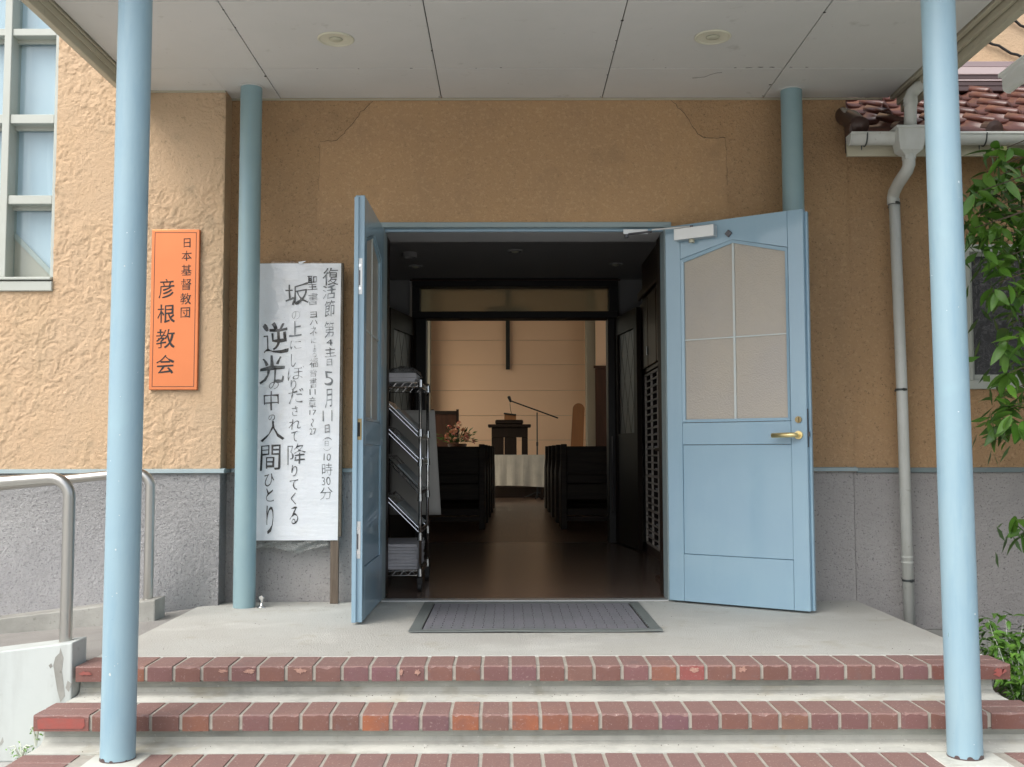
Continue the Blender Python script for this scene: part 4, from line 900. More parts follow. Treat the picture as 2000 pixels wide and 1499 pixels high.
# inner doorway
idr = thing('inner_doorway', 'black framed inner doorway with pale transom and opened lattice doors', 'doorway', (.07, VY, 0))
def ap(x, y): p_ = aY(x, y, VY-.12); return p_.x, p_.z
ix0, iz1 = ap(805, 540); ix1, _ = ap(1207, 540); ox0, oz1 = ap(832, 622); ox1, _ = ap(1187, 622); tx0, tz1 = ap(820, 560); tx1, tz0 = ap(1190, 608)
Y0, Y1 = VY-.12, VY+.1
obj('jamb', box(ix0, ox0, Y0, Y1, .005, oz1), 'black', idr, bevel=.004); obj('jamb', box(ox1, ix1, Y0, Y1, .005, oz1), 'black', idr, bevel=.004)
obj('transom_bar', box(ix0, ix1, Y0, Y1, oz1+.001, tz0), 'black', idr, bevel=.004)
obj('head', MB().box(ix0, ix1, Y0, Y1, tz1, iz1), 'black', idr, bevel=.004)
obj('head_moulding', MB().box(ix0-.02, ix1+.02, Y0-.02, Y0-.001, tz1+.05, tz1+.062), 'rwood', idr)
obj('transom_jamb', box(ix0, tx0, Y0, Y1, tz0+.001, tz1-.001), 'black', idr); obj('transom_jamb', box(tx1, ix1, Y0, Y1, tz0+.001, tz1-.001), 'black', idr)
obj('transom_pane', box(tx0, tx1, VY+.02, VY+.026, tz0, tz1), glassmat('transom_glass', (.80, .78, .70), .2, (.70, .66, .54), .45, milky=1), idr)
def lattice_leaf(hx_, fx_, side):
    h = Vector((hx_, Y0-.02, 0)); f = Vector((fx_, Y0-.80, 0)); d = (f-h); L_ = d.length; d.normalize(); n_ = Vector((-d.y, d.x, 0))
    mt = Matrix(((d.x, n_.x, 0, h.x), (d.y, n_.y, 0, h.y), (0, 0, 1, 0), (0, 0, 0, 1)))
    dr = obj('door', MB().box(0, .10, -.02, .02, .02, oz1-.01).box(L_-.10, L_, -.02, .02, .02, oz1-.01).box(.10, L_-.10, -.02, .02, 1.9, oz1-.01).box(.10, L_-.10, -.018, .018, .02, 1.0).xf(mt), 'dwood', idr, label=side+' lattice glazed inner door swung open toward the hall')
    obj('pane', MB().box(.10, L_-.10, -.002, .002, 1.0, 1.9).xf(mt), mat('smoked_glass_'+side, (.10, .10, .105), .4), dr)
    bb = L_-.20; st = .205
    import itertools
    def clip(u0, z0, u1, z1):
        pts = []
        for t in [k/60 for k in range(61)]:
            u, z = u0+(u1-u0)*t, z0+(z1-z0)*t
            if .1 <= u <= L_-.1 and 1.0 <= z <= 1.9: pts.append((u, z))
        return (pts[0], pts[-1]) if len(pts) > 2 else None
    for sgn in (1, -1):
        for k in range(-6, 8):
            uc = .1+k*st*1.0
            c_ = clip(uc, 1.0, uc+sgn*bb*1.6*.42, 1.9)
            if c_: obj('lattice_bar', MB().tube([(c_[0][0], 0, c_[0][1]), (c_[1][0], 0, c_[1][1])], .005, 4).xf(mt), 'black', dr)
    obj('push_bar', MB().box(.03, .045, -.06, -.05, .30, .98).xf(mt) if side == 'right' else MB().box(.03, .045, .05, .06, .30, .98).xf(mt), 'gunmetal', dr)
lattice_leaf(ix1-.02, 1.105, 'right'); lattice_leaf(ix0+.02, -1.02, 'left')

# pigeonhole shoe shelf on the right
ph = thing('pigeonhole_shelf', 'pale pigeonhole cabinet of small compartments on the right of the hall', 'shelf unit', (1.14, 8.2, 0))
PX, py0, py1, pz0, pz1 = 1.14, 7.72, 8.80, .09, 1.47
obj('plinth', box(PX+.01, 1.46, py0-.02, py1+.02, .005, pz0-.003), 'rwood', ph)
obj('back_panel', box(PX+.20, PX+.21, py0, py1, pz0, pz1), 'dwood', ph)
for k in range(4):
    y = py0+(py1-py0)*k/3; obj('divider', MB().box(PX, PX+.014, y-.012, y+.012, pz0, pz1).box(PX+.0142, PX+.198, y-.009, y+.009, pz0, pz1, 1), ['pigeon', 'dwood'], ph)  # dark inner faces paint in the shade inside the compartments
NR = 25
for k in range(NR+1):
    z = pz0+(pz1-pz0)*k/NR; th = .010 if k % 5 == 0 else .0035
    for c_ in range(3):
        y0_ = py0+(py1-py0)*c_/3+.0095; y1_ = py0+(py1-py0)*(c_+1)/3-.0095
        obj('shelf_board', MB().box(PX+(.0 if k % 5 == 0 else .002), PX+.012, y0_-.002, y1_+.002, z-th/2-.004, z+th/2+.004).box(PX+.0122, PX+.198, y0_, y1_, z-th/2, z+th/2, 1), ['pigeon', 'dwood'], ph)  # board behind the pale lip coloured dark to stand for compartment shade
for _ in range(46):    # papers lying in some compartments
    c_ = random.randrange(3); k = random.randrange(NR); y0_ = py0+(py1-py0)*c_/3+.03; z = pz0+(pz1-pz0)*k/NR+.003
    obj('slip_of_paper', box(PX+random.uniform(.01, .05), PX+.17, y0_, y0_+.26, z, z+random.uniform(.004, .02)), 'ppr', ph)
wc = thing('wall_cabinet', 'dark reddish wood wall cabinet above the pigeonhole shelf', 'cabinet', (1.2, 8.2, 1.5))
obj('carcass', box(PX+.01, 1.465, 7.55, 9.0, pz1+.03, 2.448), 'rwood', wc)
for y in (7.58, 8.06, 8.54): obj('cabinet_door', box(PX-.008, PX+.008, y, y+.45, pz1+.06, 2.1), 'rwood', wc, bevel=.004)
obj('door_pull', MB().tube([(PX-.02, 8.50, 1.62), (PX-.02, 8.50, 1.69)], .006, 8), 'alu', wc)
obj('cornice', box(PX-.03, PX-.009, 7.55, 9.0, 2.13, 2.2), 'rwood', wc, bevel=.006)
us = thing('umbrella_stand', 'dark brown upright wooden stand just inside the right jamb', 'stand', (1.0, 6.9, 0))
obj('back_board', box(1.00, 1.035, 6.75, 7.0, .03, .84), 'rwood', us, bevel=.01); obj('foot', box(.96, 1.10, 6.75, 7.0, .005, .03), 'rwood', us)
obj('top_cap', box(.965, 1.045, 6.74, 7.01, .84, .862), 'dwood', us, bevel=.008)

# wire rack
rk = thing('wire_rack', 'chrome wire trolley rack with four slanted leaflet shelves on casters', 'rack', (-.68, 6.7, 0))
rx0, rx1, ry0, ry1 = -.825, -.537, 6.40, 6.98
for x in (rx0, rx1):
    for y in (ry0, ry1):
        ps = obj('post', MB().tube([(x, y, .08), (x, y, 1.29)], .0105, 14), 'chrome', rk, smooth=True)
        obj('caster', MB().tube([(x-.012, y, .03), (x+.012, y, .03)], .028, 18).box(x-.016, x+.016, y-.018, y+.02, .045, .085), 'rubber', rk, bevel=.002)
        for z in (1.255, .955, .775, .565, .33, .115): obj('post_collar', MB().tube([(x, y, z-.022), (x, y, z+.022)], [.017, .0145], 14), 'chrome', ps)
def truss(mb, a, b, dz, n, r=.0026):
    a, b = Vector(a), Vector(b); d = Vector((0, 0, -dz)); mb.tube([a, b], r, 5); mb.tube([a+d, b+d], r, 5)
    pts = [a.lerp(b, k/n)+(d if k % 2 else Vector()) for k in range(n+1)]; mb.tube(pts, r*.8, 5)
def wire_shelf(name, zl, zr, dz=.028, xl=rx0, xr=rx1):
    mb = MB(); P = lambda x: zl+(zr-zl)*(x-xl)/(xr-xl)
    truss(mb, (xl, ry0, zl), (xr, ry0, zr), dz, 12); truss(mb, (xl, ry1, zl), (xr, ry1, zr), dz, 12)
    truss(mb, (xl, ry0, zl), (xl, ry1, zl), dz, 18); truss(mb, (xr, ry0, zr), (xr, ry1, zr), dz, 18)
    f = obj(name, mb, 'chrome', rk)
    mb = MB()
    for k in range(1, 14):
        x = xl+(xr-xl)*k/14; mb.tube([(x, ry0, P(x)), (x, ry1, P(x))], .0018, 4)
    obj('wire_deck', mb, 'chrome', f)
wire_shelf('top_shelf', 1.262, 1.262); wire_shelf('bottom_shelf', .125, .125)
sh = []
for a, b in (((752, 782), (821, 849)), ((752, 832), (821, 899)), ((753, 889), (821, 959)), ((752, 966), (820, 1034))):
    A, B = aY(*a, ry0), aY(*b, ry0); wire_shelf('slanted_shelf', A.z, B.z, .026, A.x+.0, rx1); sh.append((A, B))
def stack(name, label, x0, x1, y0, y1, z, n, th, cat, group=None, mtn='ppr'):
    t = thing(name, label, cat, ((x0+x1)/2, (y0+y1)/2, z), group)
    for k in range(n):
        dx, dy = random.uniform(-.008, .008), random.uniform(-.01, .01)
        obj('sheet_bundle', box(x0+dx, x1+dx, y0+dy, y1+dy, z+k*th, z+(k+1)*th-.0015), mtn, t, bevel=.001)
    return t
stack('paper_stack', 'stack of white papers on the top shelf of the wire rack', rx0+.02, rx1-.03, ry0+.02, ry1-.1, 1.267, 4, .014, 'papers')
t = stack('paper_stack', 'thick stack of white papers on the bottom shelf of the wire rack', rx0+.01, rx1-.02, ry0+.02, ry1-.05, .131, 8, .019, 'papers')
bag = obj('plastic_bag', MB().grid(lambda u, v: (rx0+.05+.22*u, ry0+.1+.3*v, 1.322+.055*math.sin(math.pi*u)**.5*math.sin(math.pi*v)**.5+.006*math.sin(u*19+v*13)), 22, 22), 'bagp', smooth=True)
tag(bag, 'crumpled clear plastic bag on the papers atop the wire rack', 'plastic bag')
for k, (A, B) in enumerate(sh):
    P0, P1 = A.lerp(B, .30), A.lerp(B, .95); d = (P1-P0).normalized(); nn = Vector((-d.z, 0, d.x))
    if nn.z < 0: nn = -nn
    th = (.012, .006, .008, .010)[k]
    o = obj('leaflet_pile', MB().prism([P0+nn*.004+Vector((0, .03, 0)), P1+nn*.004+Vector((0, .03, 0)), P1+nn*(.004+th)+Vector((0, .03, 0)), P0+nn*(.004+th)+Vector((0, .03, 0))], (0, .44, 0)), 'bookl', bevel=.001)
    tag(o, 'leaflets lying on the '+('uppermost', 'second', 'third', 'lowest')[k]+' slanted shelf of the wire rack', 'leaflets', 'leaflets on the slanted shelves')
cb = obj('white_card', MB().grid(lambda u, v: (-.80+.30*u+.045*(1-v)*u*u, 7.10-.02*math.sin(u*3), .42+.70*v), 12, 16), 'cardw', smooth=True)
m_ = cb.modifiers.new('s', 'SOLIDIFY'); m_.thickness = .006
tag(cb, 'large off white curled card standing behind the wire rack', 'card')

# ------------------------------------------------------------------ nave (setting)
NY = 21.6
struct('nave_floor', box(-3.1, 3.1, VY, NY, -.06, .002), 'navef')
struct('nave_ceiling', box(-3.1, 3.1, VY, NY+.2, 5.8, 5.9), 'intwall')
wy0, wy1, wz0_, wz1_ = 14.2, 21.45, .12, 4.7  # unseen side windows, opened wide to brighten the chancel wall
for s_ in (-1, 1):
    xa, xb = (-3.3, -3.1) if s_ < 0 else (3.1, 3.3)
    struct('nave_side_wall', MB().box(xa, xb, VY, wy0, -.06, 5.9).box(xa, xb, wy1, NY+.2, -.06, 5.9).box(xa, xb, wy0, wy1, -.06, wz0_).box(xa, xb, wy0, wy1, wz1_, 5.9), 'peach')
    o = thing('unseen_nave_window', ('left' if s_ < 0 else 'right')+' hand side window out of view, sized to light the chancel wall', 'window', (s_*3.2, 17.8, 1))
    obj('pane', box(xa+.09, xa+.1, wy0, wy1, wz0_, wz1_), glassmat('nave_glass_%d' % s_, (1., .97, .88)), o)
    for k in range(5):
        y = wy0+(wy1-wy0)*k/4; obj('mullion', box(xa+.05, xa+.15, y-.03, y+.03, wz0_, wz1_), 'winframe', o)
struct('nave_rear_wall', MB().box(-3.1, -.93, VY+.2, VY+.3, 0, 5.8).box(1.03, 3.1, VY+.2, VY+.3, 0, 5.8).box(-.93, 1.03, VY+.11, VY+.3, 2.46, 5.8), 'intwall')
fwall = struct('chancel_wall', box(-3.1, 3.1, NY+.02, NY+.2, -.06, 5.9), 'greige')
zz = [aY(1000, y, NY).z for y in (910, 860, 812, 763, 713, 665)]; stp = zz[-1]-zz[-2]
zz = zz+[zz[-1]+stp*k for k in range(1, 7)]
pl, pr_ = aY(842, 700, NY).x, aY(1143, 700, NY).x
for a_, b_ in zip(zz, zz[1:]):
    obj('wall_board', box(pl, pr_, NY, NY+.018, a_+.003, b_-.003), 'peach', fwall)
pX = aY(1163, 700, NY-.5).x
struct('chancel_pier', box(pr_, pX, NY-.45, NY+.02, 0, 5.8), 'greige')
struct('chancel_pier', box(pl-.35, pl, NY-.3, NY+.02, 0, 5.8), 'greige')
struct('chancel_side_panel', box(pX+.001, 3.1, NY-.6, NY-.5, 0, 5.8), 'peach')
zc = aY(1175, 715, NY-.62).z
struct('wainscot', MB().box(pX-.02, 3.1, NY-.66, NY-.602, .0, zc-.05).box(pX-.05, 3.1, NY-.69, NY-.602, zc-.05, zc), 'rwood')
DY = 19.45
struct('dais', box(-2.6, 2.6, DY, NY+.02, .003, .20), 'dwood')
# cross
a, b = aY(988, 722, NY-.06), aY(996, 722, NY-.06)
cr = thing('cross', 'long black wooden cross hanging on the peach chancel wall', 'cross', ((a.x+b.x)/2, NY-.05, a.z))
obj('upright', box(a.x, b.x, NY-.07, NY-.03, a.z, a.z+1.75), 'black', cr); obj('crossbar', box(a.x-.38, b.x+.38, NY-.068, NY-.032, a.z+1.2, a.z+1.2+.09), 'black', cr)
# white draped table
TY = 18.6
a, b = aY(948, 889, TY), aY(1064, 889, TY); zlow = aY(1000, 950, TY).z
tb = thing('communion_table', 'low table draped in a plain white cloth at the end of the aisle', 'table', ((a.x+b.x)/2, TY+.3, 0))
def drape(u, v):
    x = a.x+(b.x-a.x)*u; f = 1-v
    return (x+.0*v, TY-.012*f*math.sin(u*31)-.01*f*math.sin(u*13+1), zlow+(.02*math.sin(u*3+.6)-.01)*(1-v)+(a.z-zlow)*v)
obj('tablecloth', MB().grid(drape, 60, 8).grid(lambda u, v: (a.x+(b.x-a.x)*u, TY+.6*v, a.z), 2, 2), 'cloth', tb, smooth=False)
for x in (a.x+.05, b.x-.05):
    for y in (TY+.05, TY+.55): obj('leg', box(x-.025, x+.025, y-.025, y+.025, .003, a.z-.01), 'dwood', tb)
# pulpit
PYU = 20.1
def pp_(x, y): q = aY(x, y, PYU); return q.x, q.z
pu = thing('pulpit', 'black carved wooden pulpit with reading desk behind the white table', 'pulpit', (pp_(997, 888)[0], PYU, .2))
x0, z0 = pp_(953, 835); x1, z1 = pp_(1037, 831); obj('table_top', box(x0, x1, PYU, PYU+.5, z0, z1+.02), 'dwood', pu, bevel=.01)
x0, z0 = pp_(967, 831); x1, z1 = pp_(1022, 820); obj('book_rest', box(x0, x1, PYU+.05, PYU+.4, z0+.02, z1), 'dwood', pu, bevel=.02)
xa, za = pp_(960, 842); xb, _ = pp_(1031, 842)
obj('frieze', box(xa, xb, PYU+.04, PYU+.46, za-.12, z0-.03), 'dwood', pu)
for q0, q1 in ((960, 984), (985, 1009), (1019, 1031)):
    x0, x1 = pp_(q0, 870)[0], pp_(q1, 870)[0]; obj('carved_panel', box(x0, x1, PYU+.05, PYU+.08, .2, za-.12), 'dwood', pu, bevel=.008)
q = aY(1000, 811, PYU+.1)
bk = thing('book_stand', 'small amber acrylic book stand on top of the black pulpit', 'book stand', (q.x, q.y, q.z))
zt = z1
_, ztop_ = pp_(1000, 820)
obj('front_plate', box(aY(985, 815, PYU+.1).x, aY(1008, 815, PYU+.1).x, PYU+.1, PYU+.11, ztop_+.001, aY(985, 812, PYU+.1).z+.03), 'tablet', bk)
obj('ledge', MB().tube([aY(984, 808, PYU+.08), aY(1008, 811, PYU+.08)], .016, 6), 'black', bk)
# microphone stand
MY = 19.0
ms = thing('microphone_stand', 'black boom microphone stand beside the pulpit', 'microphone stand', (aY(1049, 880, MY).x, MY, .003))
e0 = aY(1049, 806, MY); bx_ = e0.x
obj('pole', MB().tube([(bx_, MY, .01), (bx_, MY, .95)], .014, 8).tube([(bx_, MY, .95), (bx_, MY, 1.02)], .019, 8).tube([(bx_, MY, 1.02), e0], .011, 8), 'black', ms)
obj('boom', MB().tube([aY(999, 784, MY), aY(1090, 817, MY)], .012, 8), 'black', ms)
obj('microphone', MB().tube([aY(998, 786, MY), aY(994, 776, MY), aY(993.5, 774, MY)], [.022, .03, .018], 12), 'black', ms)
obj('microphone_cable', MB().tube([aY(996, 788, MY), aY(997, 800, MY), aY(1000, 812, MY)], .005, 5), 'black', ms)
for k in range(3):
    an = k*2.09+.4; obj('foot', MB().tube([(bx_, MY, .12), (bx_+.3*math.cos(an), MY+.3*math.sin(an), .015)], .011, 6), 'black', ms)
# rounded wooden board
BY = 20.6
l, r_, tp = aY(1113, 860, BY).x, aY(1139, 860, BY).x, aY(1126, 788, BY).z
cx_ = (l+r_)/2; hw = (r_-l)/2
pts = [(cx_+hw*math.cos(t_)*.88+.045, BY, tp-hw*.88+hw*.88*math.sin(t_)) for t_ in [math.pi*k/14 for k in range(15)]]+[(l-.03, BY, .21), (r_-.03, BY, .21)]
o = obj('wooden_board', MB().prism(pts, (0, .04, 0)), 'tablet'); tag(o, 'honey brown round topped wooden board leaning near the chancel wall', 'wooden board')
# high backed chair
CHY = 20.4
ch = thing('pulpit_chair', 'dark high backed wooden chair behind the flowers', 'chair', (aY(870, 870, CHY).x, CHY, .2))
x0, z1 = aY(845, 801, CHY).x, aY(870, 803, CHY).z; x1 = aY(896, 800, CHY).x
obj('backrest', box(x0+.03, x1-.05, CHY+.02, CHY+.05, .7, z1-.05), 'rwood', ch); obj('top_rail', box(x0+.02, x1-.04, CHY, CHY+.06, z1-.06, z1), 'dwood', ch)
obj('post', box(x1-.05, x1, CHY, CHY+.06, .2, z1+.03), 'dwood', ch); obj('post', box(x0-.03, x0+.02, CHY, CHY+.06, .2, z1+.03), 'dwood', ch)
obj('seat', box(x0, x1, CHY-.5, CHY, .62, .68), 'rwood', ch)
for x in (x0+.02, x1-.04): obj('front_leg', box(x-.02, x+.02, CHY-.5, CHY-.46, .2, .62), 'dwood', ch)
# flower arrangement on a stand
FY = 17.4
fc = aY(893, 848, FY)
fs_ = thing('flower_stand', 'dark pedestal carrying the flowers behind the left pews', 'stand', (fc.x, FY, 0))
zt = aY(893, 868, FY).z
obj('top', box(fc.x-.2, fc.x+.2, FY-.15, FY+.15, zt-.14, zt-.11), 'dwood', fs_); obj('column', box(fc.x-.06, fc.x+.06, FY-.06, FY+.06, .03, zt-.14), 'dwood', fs_); obj('foot', box(fc.x-.18, fc.x+.18, FY-.14, FY+.14, .003, .03), 'dwood', fs_)
fl = thing('flower_arrangement', 'low arrangement of pink and peach flowers with green sprays', 'flowers', (fc.x, FY, zt))
obj('bowl', MB().lathe((fc.x, FY, zt-.11), [(.10, 0), (.15, .05), (.16, .11), (.14, .12)], 20), 'rwood', fl)
def petal_ball(r): 
    mb = MB()
    for k in range(9):
        a_ = k*2.4; h_ = .2+.8*k/9; d = Vector((math.cos(a_)*math.sin(h_*1.5), math.sin(a_)*math.sin(h_*1.5), math.cos(h_*1.5)))
        t1 = d.orthogonal().normalized(); t2 = d.cross(t1)
        mb.add([d*r*.3, d*r+t1*r*.5, d*r*1.1, d*r-t1*r*.5, d*r*.9+t2*r*.4], [(0, 1, 2), (0, 2, 3), (0, 4, 1), (0, 3, 4)])
    return mb.mesh('flower', 'flowp')
FM = petal_ball(.042)
rf = random.Random(5)
for k in range(44):
    an = rf.uniform(0, 6.28); q = rf.random()**.5
    o = bpy.data.objects.new('flower', FM); C.objects.link(o); o.parent = fl; o.matrix_parent_inverse = Matrix.Translation(-fl.location)
    o.location = (fc.x+.26*q*math.cos(an)*(1.0), FY+.2*q*math.sin(an), zt+.03+.33*(1-q*q)*rf.uniform(.45, 1.05)); s_ = rf.uniform(.6, 1.15); o.scale = (s_,)*3; o.rotation_euler = (rf.uniform(-.8, .8), rf.uniform(-.8, .8), an)
    c_ = rf.choice([(.75, .42, .28), (.72, .30, .26), (.80, .55, .36), (.60, .22, .2), (.8, .62, .45)]); o.color = (*c_, 1)
mb = MB()
for k in range(150):
    an = rf.uniform(0, 6.28); q = rf.uniform(.3, 1.15); el = rf.uniform(0, 1.2)
    b0 = Vector((fc.x, FY, zt+.03)); d = Vector((math.cos(an)*math.cos(el)*1.15, math.sin(an)*math.cos(el)*.7, math.sin(el)*.95)); e_ = b0+d*.30*q; s_ = d.orthogonal().normalized()*.012
    mb.add([e_-d*.04, e_+s_, e_+d*.04, e_-s_], [(0, 1, 2, 3)])
    mb.add([b0, b0+Vector((.003, 0, 0)), e_], [(0, 1, 2)])
o = obj('green_spray', mb, 'leaf', fl); o['kind'] = 'stuff'; o.color = (.05, .08, .02, 1)

# pews
def make_pew(xa, xb, y, label, group):
    t = thing('pew', label, 'pew', ((xa+xb)/2, y, 0), group)
    obj('end_post', box(xa, xa+.065, y-.012, y+.06, .003, .925), 'pew', t, bevel=.006); obj('end_post', box(xb-.065, xb, y-.012, y+.06, .003, .925), 'pew', t, bevel=.006)
    for z0, z1, dy in ((.61, .90, 0), (.50, .60, .004), (.325, .49, 0), (.155, .225, .004), (.09, .14, 0)):
        obj('back_rail', box(xa+.066, xb-.066, y+dy, y+.028+dy, z0, z1), 'pew', t, bevel=.003)
    obj('seat', box(xa+.01, xb-.01, y+.07, y+.50, .40, .435), 'pew', t, bevel=.004)
    obj('book_ledge', box(xa+.066, xb-.066, y-.075, y-.002, .605, .622), 'pew', t)
    for x in (xa, xb-.045): obj('arm_end', MB().prism([(x, y+.06, .003), (x, y+.06, .75), (x, y+.30, .66), (x, y+.50, .60), (x, y+.50, .003)], (.045, 0, 0)), 'pew', t)
ordn = ('rearmost', 'second from the back', 'middle', 'fourth from the back', 'foremost')
for k in range(5):
    y = 11.47+k*1.063
    make_pew(.565-.006*k, 3.0, y, f'dark wooden pew right of the aisle, {ordn[k]} of its row', 'pews right of the aisle')
    make_pew(-2.7, -.262-.000*k+.012*k, y, f'dark wooden pew left of the aisle, {ordn[k]} of its row', 'pews left of the aisle')

# ------------------------------------------------------------------ planting
def leaf_mesh(L_, Wd, fold=.25, curl=.22, name='leaf'):
    n = 5; vs = []; 
    for i in range(n+1):
        t = i/n; w_ = Wd/2*math.sin(math.pi*min(1, t*.94+.04))**.8*(1-.25*t); z = -curl*L_*t*t
        vs += [(-w_, t*L_, z+fold*w_), (0, t*L_, z), (w_, t*L_, z+fold*w_)]
    fs = []
    for i in range(n):
        a_ = 3*i; fs += [(a_, a_+1, a_+4, a_+3), (a_+1, a_+2, a_+5, a_+4)]
    mb = MB().add(vs, fs); me = mb.mesh(name, 'leaf', True); return me
LMS = [leaf_mesh(.112, .046, .3, .25), leaf_mesh(.10, .045, .2, .35), leaf_mesh(.125, .046, .25, .15)]
tree = thing('evergreen_oak', 'leafy evergreen tree with drooping pointed leaves at the right edge', 'tree', (3.3, 5.15, G))
rt = random.Random(21)
TB = Vector((3.32, 5.1, G))
obj('trunk', MB().tube([TB, TB+Vector((.02, 0, .8)), TB+Vector((-.03, .02, 1.7)), TB+Vector((-.12, 0, 2.5)), TB+Vector((-.2, -.05, 3.3))], [.075, .06, .05, .04, .02], 14), 'bark', tree, smooth=True)
clusters = []
for x, y, n_ in ((1958, 300, 9), (1990, 322, 9), (1925, 345, 7), (1955, 350, 9), (1905, 385, 7), (1990, 372, 9), (1940, 395, 9), (1975, 420, 9), (1912, 425, 7), (1900, 455, 5), (1950, 440, 8), (1995, 455, 8), (1965, 480, 7), (1935, 480, 4),
              (1992, 505, 7), (1955, 515, 6), (1985, 540, 4), (1952, 560, 4), (1998, 570, 5), (1962, 590, 3), (1995, 615, 4), (1975, 640, 4), (1998, 665, 5), (1955, 680, 3), (1990, 715, 5), (1965, 740, 4), (1995, 765, 6), (1950, 780, 5), (1975, 805, 6),
              (1945, 825, 5), (1992, 835, 6), (1965, 855, 5), (1995, 1020, 4), (1998, 1050, 3), (2030, 400, 5), (2040, 600, 4), (2040, 800, 4)):
    clusters.append((aY(x, y, 5.25+rt.uniform(-.28, .22)), n_, x < 2005))
nl = 0
for c_, n_, vis in clusters:
    tb_ = TB+Vector((-.1, 0, max(.9, min(3.1, (c_.z-G)+.15)))); mid = c_.lerp(tb_, .45)+Vector((0, 0, .10))
    obj('branch', MB().tube([tb_, mid, c_+Vector((0, 0, .02))], [.009, .0045, .002], 6), 'bark', tree)
    for k in range(n_+2):
        if nl >= 298: break
        nl += 1
        o = bpy.data.objects.new('leaf', rt.choice(LMS)); C.objects.link(o); o.parent = tree; o.matrix_parent_inverse = Matrix.Translation(-tree.location)
        an = rt.uniform(0, 6.28); el = rt.uniform(-1.25, -.05) if rt.random() < .8 else rt.uniform(-.1, .5)
        o.location = c_+Vector((rt.uniform(-.035, .035), rt.uniform(-.05, .05), rt.uniform(-.035, .035)))
        o.rotation_euler = (el, rt.uniform(-.7, .7), an); s_ = rt.uniform(.8, 1.25); o.scale = (s_, s_, s_)
        q = rt.random(); o.color = (.05+.12*q, .14+.22*q, .014+.03*q, 1)
mb = MB()
for k in range(7000):      # unseen crown beyond the picture edge, enlarged to shade the right wall
    d = Vector((rt.gauss(0, 1), rt.gauss(0, 1), rt.gauss(0, 1))).normalized()*rt.uniform(.3, 1)
    c_ = Vector((4.15, 4.6, 2.1))+Vector((d.x*1.15, d.y*1.25, d.z*1.9))
    if c_.x < c_.y*.53+.03: continue
    t = Vector((rt.uniform(-1, 1), rt.uniform(-1, 1), rt.uniform(-1.2, .2))).normalized(); s_ = t.orthogonal().normalized()
    mb.add([c_, c_+t*.05+s_*.022, c_+t*.11, c_+t*.05-s_*.022], [(0, 1, 2, 3)])
for c_, n_, vis in clusters:       # leaves along each branch back to the trunk
    tb_ = TB+Vector((-.1, 0, max(.9, min(3.1, (c_.z-G)+.15)))); mid = c_.lerp(tb_, .45)+Vector((0, 0, .10))
    for k in range(22):
        f = rt.uniform(.15, 1.0); p_ = (c_.lerp(mid, f*2) if f < .5 else mid.lerp(tb_, f*2-1))+Vector((rt.uniform(-.06, .06), rt.uniform(-.09, .09), rt.uniform(-.09, .05)))
        if p_.x < p_.y*.50: continue
        t = Vector((rt.uniform(-1, 1), rt.uniform(-1, 1), rt.uniform(-1.4, -.1))).normalized(); s_ = t.orthogonal().normalized()
        mb.add([p_, p_+t*.05+s_*.021, p_+t*.105, p_+t*.05-s_*.021], [(0, 1, 2, 3)])
for c_, n_, vis in clusters:
    for k in range(9 if c_.z > 1.9 else 4):
        p_ = c_+Vector((rt.uniform(-.06, .09), rt.uniform(.02, .25), rt.uniform(-.09, .07)))
        t = Vector((rt.uniform(-1, 1), rt.uniform(-1, 1), rt.uniform(-1.4, -.1))).normalized(); s_ = t.orthogonal().normalized()
        mb.add([p_, p_+t*.05+s_*.021, p_+t*.105, p_+t*.05-s_*.021], [(0, 1, 2, 3)])
o = obj('foliage', mb, 'leaf', tree); o['kind'] = 'stuff'; o.color = (.08, .18, .03, 1)

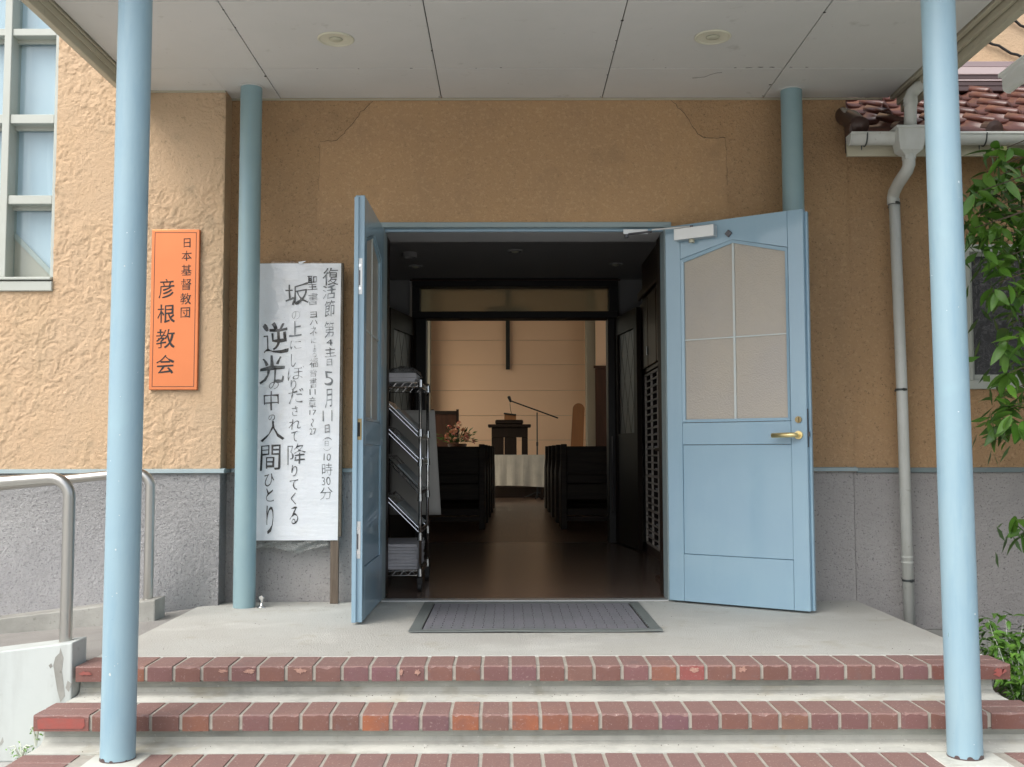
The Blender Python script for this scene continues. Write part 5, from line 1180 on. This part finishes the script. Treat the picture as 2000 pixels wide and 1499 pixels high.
SL_ = [leaf_mesh(.055, .026, .3, .3), leaf_mesh(.045, .022, .3, .4)]
def bush(name, label, cx, cy, z0, rx, rz, n, seed, cat='shrub', scale=1., dark=1.):
    t = thing(name, label, cat, (cx, cy, z0)); r = random.Random(seed); stems = MB()
    for s_ in range(7):
        an = r.uniform(0, 6.28); e_ = Vector((cx+rx*.7*math.cos(an), cy+rx*.6*math.sin(an), z0+rz*r.uniform(.6, 1)))
        b0 = Vector((cx, cy, z0)); obj('stem', MB().tube([b0, b0.lerp(e_, .5)+Vector((0, 0, .03)), e_], [.004, .003, .0015], 5), 'weed', t)
        for k in range(n//7):
            f = r.uniform(.25, 1.05); o = bpy.data.objects.new('leaf', r.choice(SL_)); C.objects.link(o); o.parent = t; o.matrix_parent_inverse = Matrix.Translation(-t.location)
            o.location = b0.lerp(e_, f)+Vector((r.uniform(-.03, .03), r.uniform(-.03, .03), r.uniform(-.02, .03)))*scale
            o.rotation_euler = (r.uniform(-.6, .6), r.uniform(-.5, .5), r.uniform(0, 6.28)); q = r.random(); k_ = scale*r.uniform(.7, 1.2); o.scale = (k_,)*3
            o.color = ((.07+.09*q)*dark, (.17+.16*q)*dark, (.03+.02*q)*dark, 1)
bush('shrub', 'bright green leafy shrub beside the right end of the steps', 2.27, 4.75, G, .17, .36, 252, 3, scale=1.1, dark=1.4)
bush('shrub', 'darker low shrub at the foot of the wing wall behind the right column', 2.48, 5.5, G, .15, .28, 210, 4, scale=1.0)
bush('shrub', 'bushy green plant at the lower right corner beneath the oak', 2.40, 5.12, G, .15, .42, 252, 6, scale=1.1, dark=1.2)
wp_ = aY(62, 1440, 4.17)
bush('weed', 'pale green weed sprouting where the ramp wall meets the steps', -1.77, 4.13, -.27, .05, .10, 28, 8, 'weed', .32, 1.6)
bush('weed', 'tiny clover weed in the crack at the lower left corner', -1.86, 4.10, -.33, .08, .06, 42, 9, 'weed', .30, 1.5)
bush('weed', 'small weed hanging at the end of the second brick step', -1.76, 4.0, -.25, .03, .09, 14, 10, 'weed', .28, 1.5)
